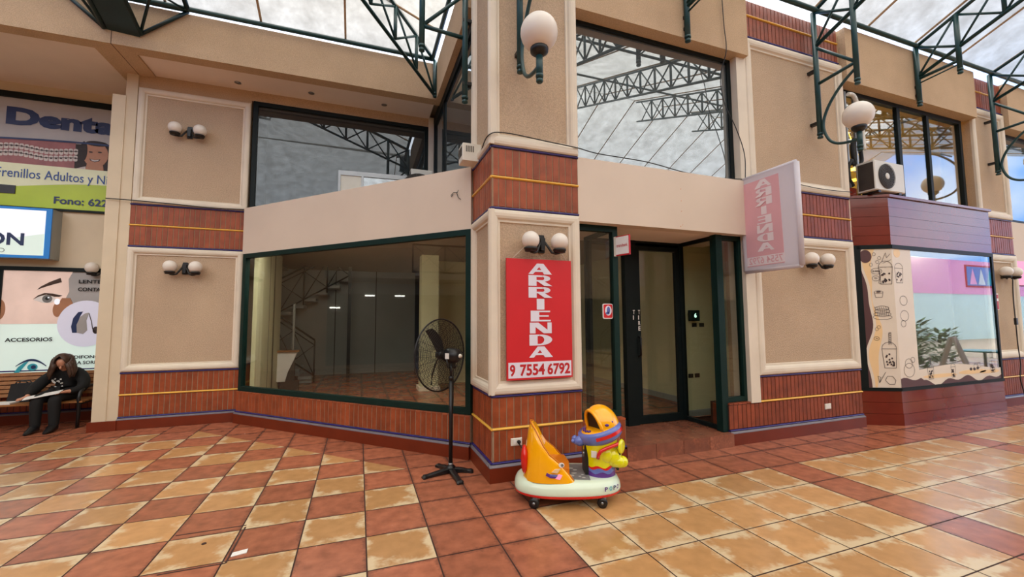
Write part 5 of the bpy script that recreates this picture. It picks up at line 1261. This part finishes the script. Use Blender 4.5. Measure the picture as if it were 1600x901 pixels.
mb = MB(); mb.plate(FZ, [(-4.61, 1.93), (-4.58, 1.99), (-4.48, 1.99), (-4.44, 1.9), (-4.50, 1.76), (-4.58, 1.78)], .014, .022); mb.build('finger_photo', 'face_skin', t)
mb = MB(); mb.plate(FZ, ell(-4.26, 1.57, .36, .38, 40), .014, .024); mb.build('lilac_disc', 'lit_lilac', t)
mb = MB(); mb.plate(FZ, [(-4.42, 1.42), (-4.44, 1.52), (-4.42, 1.66), (-4.36, 1.76), (-4.30, 1.77), (-4.33, 1.70), (-4.37, 1.55), (-4.35, 1.42)], .02, .028); mb.build('hearing_aid_back', 'navy', t)
mb = MB(); mb.plate(FZ, [(-4.36, 1.42), (-4.37, 1.55), (-4.33, 1.68), (-4.27, 1.74), (-4.22, 1.75), (-4.25, 1.62), (-4.23, 1.46), (-4.28, 1.40)], .02, .031); mb.build('hearing_aid_front', 'dental_grey', t)
mb = MB(); stroke(mb, FZ, [(-4.22, 1.74), (-4.18, 1.6), (-4.16, 1.48), (-4.12, 1.42)], .012, .030); mb.plate(FZ, ell(-4.12, 1.46, .04, .06), .02, .030); mb.build('ear_tube', 'line_ink', t)
mb = MB()
for tx, x, z, w_, h in (('LENTES DE', -4.38, 2.235, .50, .062), ('CONTACTO', -4.385, 2.105, .47, .062), ('ACCESORIOS', -5.23, 1.29, .57, .062), ('AUDIFONOS', -4.50, .998, .50, .052), ('PARA SORDOS', -4.46, .905, .50, .055)): mb.text(FZ, tx, x, z, w_, h, .03, .03)
mb.build('lettering', 'black', t)
mb = MB(); n = 16
for i in range(n):
    f = lambda u, k: (-5.08+.37*u, .80+.19*math.sin(PI*(.12+.72*u))*k-.03*u+.04)
    a, b = i/n, (i+1)/n; mb.add([FZ.p(*((f(a, .82)[0], .028, f(a, .82)[1]))), FZ.p(f(b, .82)[0], .028, f(b, .82)[1]), FZ.p(f(b, 1.0)[0], .028, f(b, 1.0)[1]), FZ.p(f(a, 1.0)[0], .028, f(a, 1.0)[1])], [(0, 1, 2, 3)])
mb.plate(FZ, ell(-4.865, .885, .03, .03), .02, .032); mb.build('logo_arc', 'navy', t)
mb = MB(); mb.plate(FZ, ell(-4.88, .885, .06, .055), .02, .029); mb.plate(FZ, [(-5.10, .80), (-5.04, .80), (-4.93, .98), (-4.98, .96), (-5.05, .89)], .02, .027); mb.build('logo_iris', 'turquoise', t)

t = thing('bench', 'wooden slat bench with black iron ends under the eye poster', 'bench', (-5.0, 8.6, 0))
XA, XB = -6.3, -3.94
for k in range(5):
    mb = MB(); y = 8.34+.092*k; mb.box(XA, XB, y, y+.078, .375, .40); mb.build('seat_slat', 'wood', t)
for k in range(6):
    z = .45+.062*k; y = 8.80+.017*k; mb = MB(); mb.hexa([(XA, y, z), (XB, y, z), (XB, y+.024, z), (XA, y+.024, z), (XA, y+.014, z+.047), (XB, y+.014, z+.047), (XB, y+.038, z+.047), (XA, y+.038, z+.047)]); mb.build('back_slat', 'wood', t)
for x in (XB-.05, -5.15-.9):
    mb = MB(); mb.tube([(x, 8.36, .0), (x, 8.37, .2), (x, 8.36, .37), (x, 8.35, .44), (x, 8.38, .52), (x, 8.46, .58), (x, 8.6, .595), (x, 8.78, .59)], .024, 8); mb.tube([(x, 8.86, 0), (x, 8.80, .2), (x, 8.79, .4), (x, 8.87, .82)], .024, 8); mb.tube([(x, 8.36, .355), (x, 8.80, .355)], .02, 8); mb.build('end_frame', 'black', t)

# ---- the woman reading
def skin_obj(name, V, E, Rr, m, parent, root=0, lv=2):
    me = bpy.data.meshes.new(name); me.from_pydata([Vector(v)-Vector(parent['base'] if parent and 'base' in parent else (0, 0, 0)) for v in V], E, [])
    me.materials.append(MT[m]); ob = bpy.data.objects.new(name, me); COL.objects.link(ob)
    if parent: ob.parent = parent
    sk = ob.modifiers.new('skin', 'SKIN'); me.skin_vertices.new() if not me.skin_vertices else None
    for i, r_ in enumerate(Rr):
        me.skin_vertices[0].data[i].radius = (r_, r_) if not isinstance(r_, tuple) else r_
        me.skin_vertices[0].data[i].use_root = (i == root)
    sk.use_smooth_shade = True; sk.branch_smoothing = .3
    sb = ob.modifiers.new('sub', 'SUBSURF'); sb.levels = lv; sb.render_levels = lv
    return ob
person = thing('person', 'person in dark clothes sitting on the bench with bent head reading papers', 'person', (-4.3, 8.55, .0))
V, E, Rr = [], [], []
def chain(pts, start=None):
    prev = start
    for p, r_ in pts:
        V.append(p); Rr.append(r_); i = len(V)-1
        if prev is not None: E.append((prev, i))
        prev = i
    return prev
pel = chain([((-4.30, 8.64, .50), .09)]); wa = chain([((-4.30, 8.70, .62), .07)], pel); ch = chain([((-4.30, 8.68, .76), .075)], wa)
nk = chain([((-4.295, 8.60, .86), .05), ((-4.29, 8.56, .90), .05)], ch); hd = chain([((-4.285, 8.52, .955), .082), ((-4.28, 8.485, 1.01), .078), ((-4.28, 8.475, 1.045), .045)], nk)
hand_ends = []
for sg, pts in ((-1, [((-4.45, 8.66, .79), .04), ((-4.555, 8.58, .68), .04), ((-4.61, 8.50, .56), .036), ((-4.585, 8.38, .52), .034), ((-4.57, 8.32, .50), .028)]), (1, [((-4.14, 8.66, .79), .04), ((-4.035, 8.58, .68), .04), ((-4.01, 8.48, .57), .036), ((-4.08, 8.38, .55), .034), ((-4.125, 8.33, .555), .028)])):
    w_ = chain(pts, ch); b = Vector(pts[-1][0]); d = (Vector((-.02 if sg < 0 else -.06, -.06, -.01))).normalized(); sd = Vector((-d.y, d.x, 0)).normalized()
    pm = chain([(tuple(b+d*.04), .03)], w_)
    for k, L in ((-1.5, .055), (-.5, .068), (.5, .064), (1.5, .05)):
        a = b+d*.06+sd*.017*k; chain([(tuple(a), .010), (tuple(a+d*L*.55+Vector((0, 0, .004))), .009), (tuple(a+d*L-Vector((0, 0, .015))), .0075)], pm)
    th = b+d*.02+sd*.03*(-sg); chain([(tuple(th), .012), (tuple(th+d*.035+sd*.012*(-sg)), .009)], pm)
for x in (-.09, .09):
    chain([((-4.30+x, 8.58, .485), .07), ((-4.305+x*1.05, 8.40, .488), .065), ((-4.31+x*1.1, 8.24, .475), .055), ((-4.30+x*1.15, 8.22, .30), .048), ((-4.285+x*1.15, 8.20, .10), .032), ((-4.28+x*1.15, 8.17, .05), .03), ((-4.27+x*1.15, 8.07, .032), .028)], pel)
body = skin_obj('body', V, E, Rr, 'skin', person)
# face features on the bent head
hR = Matrix.Rotation(math.radians(52), 3, 'X'); hcn = Vector((-4.283, 8.505, .985))
fpos = lambda x, y, z: tuple(hcn+hR @ Vector((x, y, z)))
mb = MB(); mb.ball(fpos(0, -.095, -.02), .016, 10, 8, (1, 1, 1.5)); mb.ball(fpos(0, -.085, -.058), .018, 10, 8, (1.4, .5, .4)); mb.build('nose_and_mouth', 'skin', person)
mb = MB(); mb.ball(fpos(-.032, -.083, .008), .011, 8, 6, (1.3, .5, .5)); mb.ball(fpos(.032, -.083, .008), .011, 8, 6, (1.3, .5, .5)); mb.build('eyes', 'hair', person)
# hair: cap and long locks at both sides
mb = MB(); rows = []
for j in range(9):
    ph = PI*.62*j/8; rows.append([fpos(.105*math.sin(ph)*math.cos(a), .03+.112*math.sin(ph)*math.sin(a)-.01, .01+.118*math.cos(ph)) for a in [-.25*PI+1.5*PI*i/24 for i in range(25)]])
mb.grid(rows, True)
for k in range(17):
    a = -.22*PI+1.44*PI*k/16; x0, y0 = .098*math.cos(a), .02+.10*math.sin(a); p0 = Vector(fpos(x0, y0, .03))
    mb.tube([p0, p0+Vector((x0*.25, .02, -.08)), p0+Vector((x0*.55, .02+.02*math.sin(a), -.17)), p0+Vector((x0*.6, .0, -.24+.02*math.cos(5*k)))], [.034, .033, .025, .008], 8)
mb.build('hair', 'hair', person)
V, E, Rr = [], [], []
pel = chain([((-4.30, 8.64, .49), .145)]); wa = chain([((-4.30, 8.69, .62), .135)], pel); ch = chain([((-4.30, 8.67, .765), .165)], wa); chain([((-4.296, 8.61, .86), .085)], ch)
for pts in ([((-4.465, 8.655, .80), .095), ((-4.555, 8.58, .68), .088), ((-4.61, 8.50, .56), .082), ((-4.59, 8.385, .52), .05), ((-4.578, 8.345, .508), .043)], [((-4.12, 8.655, .80), .095), ((-4.035, 8.58, .68), .088), ((-4.01, 8.48, .57), .082), ((-4.08, 8.385, .55), .05), ((-4.112, 8.35, .555), .043)]): chain(pts, ch)
skin_obj('coat', V, E, Rr, 'coat_black', person)
V, E, Rr = [], [], []
pel = chain([((-4.30, 8.62, .485), .13)])
for x in (-.09, .09): chain([((-4.30+x, 8.56, .485), .105), ((-4.305+x*1.05, 8.40, .488), .092), ((-4.31+x*1.1, 8.235, .475), .078), ((-4.30+x*1.15, 8.22, .30), .072), ((-4.285+x*1.15, 8.20, .115), .06), ((-4.285+x*1.15, 8.195, .055), .058)], pel)
skin_obj('trousers', V, E, Rr, 'coat_black', person)
for x in (-.104, .104):
    mb = MB(); c = Vector((-4.285+x, 8.13, 0)); rows = []
    for u, w_, h in ((.10, .03, .08), (.085, .05, .12), (.03, .055, .12), (-.03, .048, .075), (-.09, .038, .045), (-.125, .02, .03)): rows.append([c+Vector((w_*math.cos(a), u, .004+h*.5+h*.5*math.sin(a))) for a in [2*PI*i/12 for i in range(12)]])
    mb.grid(rows, True, True); mb.add(rows[0], [tuple(range(12))]); mb.add(rows[-1], [tuple(range(11, -1, -1))]); mb.build('shoe', 'black', person)
mb = MB(); rr = random.Random(3)
for k in range(14):
    x, z = -4.40+.14*rr.random(), .60+.13*rr.random(); F = Fr((0, 8.52), X1); mb.plate(F, ell(x, z, .008+.008*rr.random(), .012, 6), -.004, .004)
mb.build('shirt_print', 'paper', person)
o = MB(); o.hexa([(-4.57, 8.30, .50), (-4.53, 8.16, .475), (-4.15, 8.20, .545), (-4.17, 8.34, .575), (-4.57, 8.30, .508), (-4.53, 8.16, .483), (-4.15, 8.20, .553), (-4.17, 8.34, .583)])
tag(o.build('papers', 'paper', origin=(-4.36, 8.25, .5)), 'white papers held open on the lap of the person on the bench', 'papers')
t = thing('handbag', 'black bag standing on the bench beside the reading person', 'bag', (-4.78, 8.62, .40))
mb = MB(); rows = [[(-4.91+.01*k, 8.55, .402+.06*0) for k in (0,)]]
mb = MB(); mb.hexa([(-4.92, 8.54, .402), (-4.66, 8.54, .402), (-4.66, 8.70, .402), (-4.92, 8.70, .402), (-4.90, 8.58, .67), (-4.66, 8.58, .68), (-4.66, 8.69, .68), (-4.90, 8.69, .67)]); mb.build('body', 'black_soft', t)
for y in (8.60, 8.68):
    mb = MB(); mb.tube([(-4.86, y, .67), (-4.85, y, .70), (-4.80, y, .71), (-4.74, y, .70), (-4.72, y, .675)], .008, 6); mb.build('handle', 'black', t)
o = MB(); o.box(-5.10, -4.76, 8.34, 8.53, .402, .425); tag(o.build('folder', 'paper', origin=(-4.9, 8.46, .402)), 'white folder lying on the bench left of the reading person', 'folder')

# ================================================================== REST OF THE COURT (seen in the glass)
def shopfront(x0, x1, y, nrm, label, lit):
    pass
mb = MB(); mb.box(23.2, 60, -9.2, -9.0, 0, 3.2); struct('wall_market', mb, 'lit_mint')
mb = MB(); mb.box(23.2, 60, -9.25, -8.95, 3.2, 5.6); struct('wall_market_fascia', mb, 'pink_wall')
mb = MB(); mb.box(23, 60, -9.7, 9.2, -.12, 0); struct('floor_market', mb, 'concrete')
t = thing('cafe_table', 'round turquoise table out in the court, seen reflected in the bay glass', 'table', (15.1, 1.9, 0))
mb = MB(); mb.lathe([(.48, .70), (.5, .71), (.5, .73), (.48, .74)], (15.1, 1.9, 0), 28); mb.build('tabletop', 'turquoise', t)
mb = MB(); mb.tube([(15.1, 1.9, .03), (15.1, 1.9, .70)], .03, 10); mb.lathe([(.28, 0), (.28, .02), (.04, .05)], (15.1, 1.9, 0), 20); mb.build('pedestal', 'steel', t)
t = thing('folding_sign', 'white folding sign out in the court, seen reflected in the bay glass', 'sign', (12.6, 2.4, 0))
for sg in (-1, 1):
    mb = MB(); mb.hexa([(12.52, 2.4+.34*sg, 0), (12.68, 2.4+.34*sg, 0), (12.68, 2.4+.38*sg, 0), (12.52, 2.4+.38*sg, 0), (12.52, 2.4, 1.15), (12.68, 2.4, 1.15), (12.68, 2.4+.04*sg, 1.15), (12.52, 2.4+.04*sg, 1.15)]); mb.build('board', 'white', t)
def plant(x, y, h, label, seed):
    t = thing('potted_plant', label, 'plant', (x, y, 0), 'potted plants out in the court'); rr = random.Random(seed)
    mb = MB(); mb.lathe([(.14, 0), (.2, .34), (.21, .36), (.17, .36), (.16, .30)], (x, y, 0), 18); mb.build('pot', 'terra_plain' if 'terra_plain' in MT else 'orange_dark', t)
    mb = MB()
    for k in range(260):
        a, e, r_ = rr.uniform(0, 2*PI), rr.uniform(.1, 1), rr.uniform(.1, .5)
        c = Vector((x+.5*r_*math.cos(a), y+.5*r_*math.sin(a), .36+h*e*.75)); d = Vector((math.cos(a), math.sin(a), rr.uniform(-.2, .8))).normalized(); s_ = d.cross(Vector((0, 0, 1))).normalized()*.045
        L = rr.uniform(.14, .26); mb.add([c, c+d*L*.5+s_, c+d*L, c+d*L*.5-s_], [(0, 1, 2, 3)])
    mb.build('foliage', 'green', t)
for i, (x, y, h) in enumerate(((10.9, 2.5, 1.3), (11.9, 2.0, 1.5), (13.3, 1.9, 1.2), (14.2, 2.9, 1.5), (16.2, 2.2, 1.5))): plant(x, y, h, ('first', 'second', 'third', 'fourth', 'fifth')[i]+' potted plant of the row reflected in the bay glass', i)
t = thing('market_poster', 'blue poster on the pink shop across the court, reflected in the bay glass', 'poster', (42.5, -8.9, 3.6))
FMK = Fr((44.5, -8.95), (-1, 0)); mb = MB(); mb.fbox(FMK, 0, 4, -.02, .05, 3.7, 5.3); mb.build('board', 'red_sign', t)
mb = MB(); mb.plate(FMK, [(.12, 3.82), (3.88, 3.82), (3.88, 5.18), (.12, 5.18)], .04, .06); mb.build('picture', 'ride_blue', t)
for k in range(3):
    mb = MB(); mb.plate(FMK, [(.5+1.1*k, 3.9), (1.4+1.1*k, 3.9), (.95+1.1*k, 5.05)], .05, .07); mb.build('shape', ('turquoise', 'white', 'pink_wall')[k], t)
# lit shop and hanging pennants on the west side, mirrored in the large window
mb = MB(); mb.box(-9.2, -9.12, -6, 7.1, .1, 2.5); struct('trim_3', mb, 'interior_dark')
mb = MB(); mb.box(-9.2, -9.0, -6, 7.1, 2.5, 2.85); struct('trim_4', mb, 'interior_grey')
for i, (y, z) in enumerate(((4.6, 2.42), (5.6, 2.42), (6.7, 2.0))):
    o = MB(); o.box(-9.12, -9.06, y, y+.32, z, z+.04); tag(o.build('strip_light', 'lamp_white', origin=(-9.09, y+.27, z)), ('first', 'second', 'third')[i]+' strip light on the west side mirrored in the large window', 'light', 'strip lights on the west side')
mb = MB(); mb.box(-9.2, -7.6, -6, 7.1, 2.92, 3.1); struct('ceiling_gallery', mb, 'concrete')
t = thing('gallery_railing', 'black gallery railing on the west side mirrored in the large window', 'railing', (-7.65, -.5, 3.1))
mb = MB()
for z in (3.15, 4.05): mb.tube([(-7.65, -6, z), (-7.65, 4.5, z)], .03, 6)
for k in range(11): mb.tube([(-7.65, -6+1.05*k, 3.1), (-7.65, -6+1.05*k, 4.05)], .025, 6)
for k in range(10): mb.tube([(-7.65, -6+1.05*k, 3.15), (-7.65, -4.95+1.05*k, 4.05)], .015, 5); mb.tube([(-7.65, -6+1.05*k, 4.05), (-7.65, -4.95+1.05*k, 3.15)], .015, 5)
mb.build('rails', 'black', t)
for i, y in enumerate((-2.2, 1.2)):
    o = MB(); o.box(-8.2, -8.17, y, y+.7, 3.5, 5.4); tag(o.build('pennant', 'orange_dark', origin=(-8.19, y+.35, 3.5)), ('near', 'far')[1-i]+' orange pennant over the west gallery mirrored in the large window', 'pennant', 'orange pennants on the west side')
for o in list(bpy.data.objects):
    if 'base' in o: del o['base']
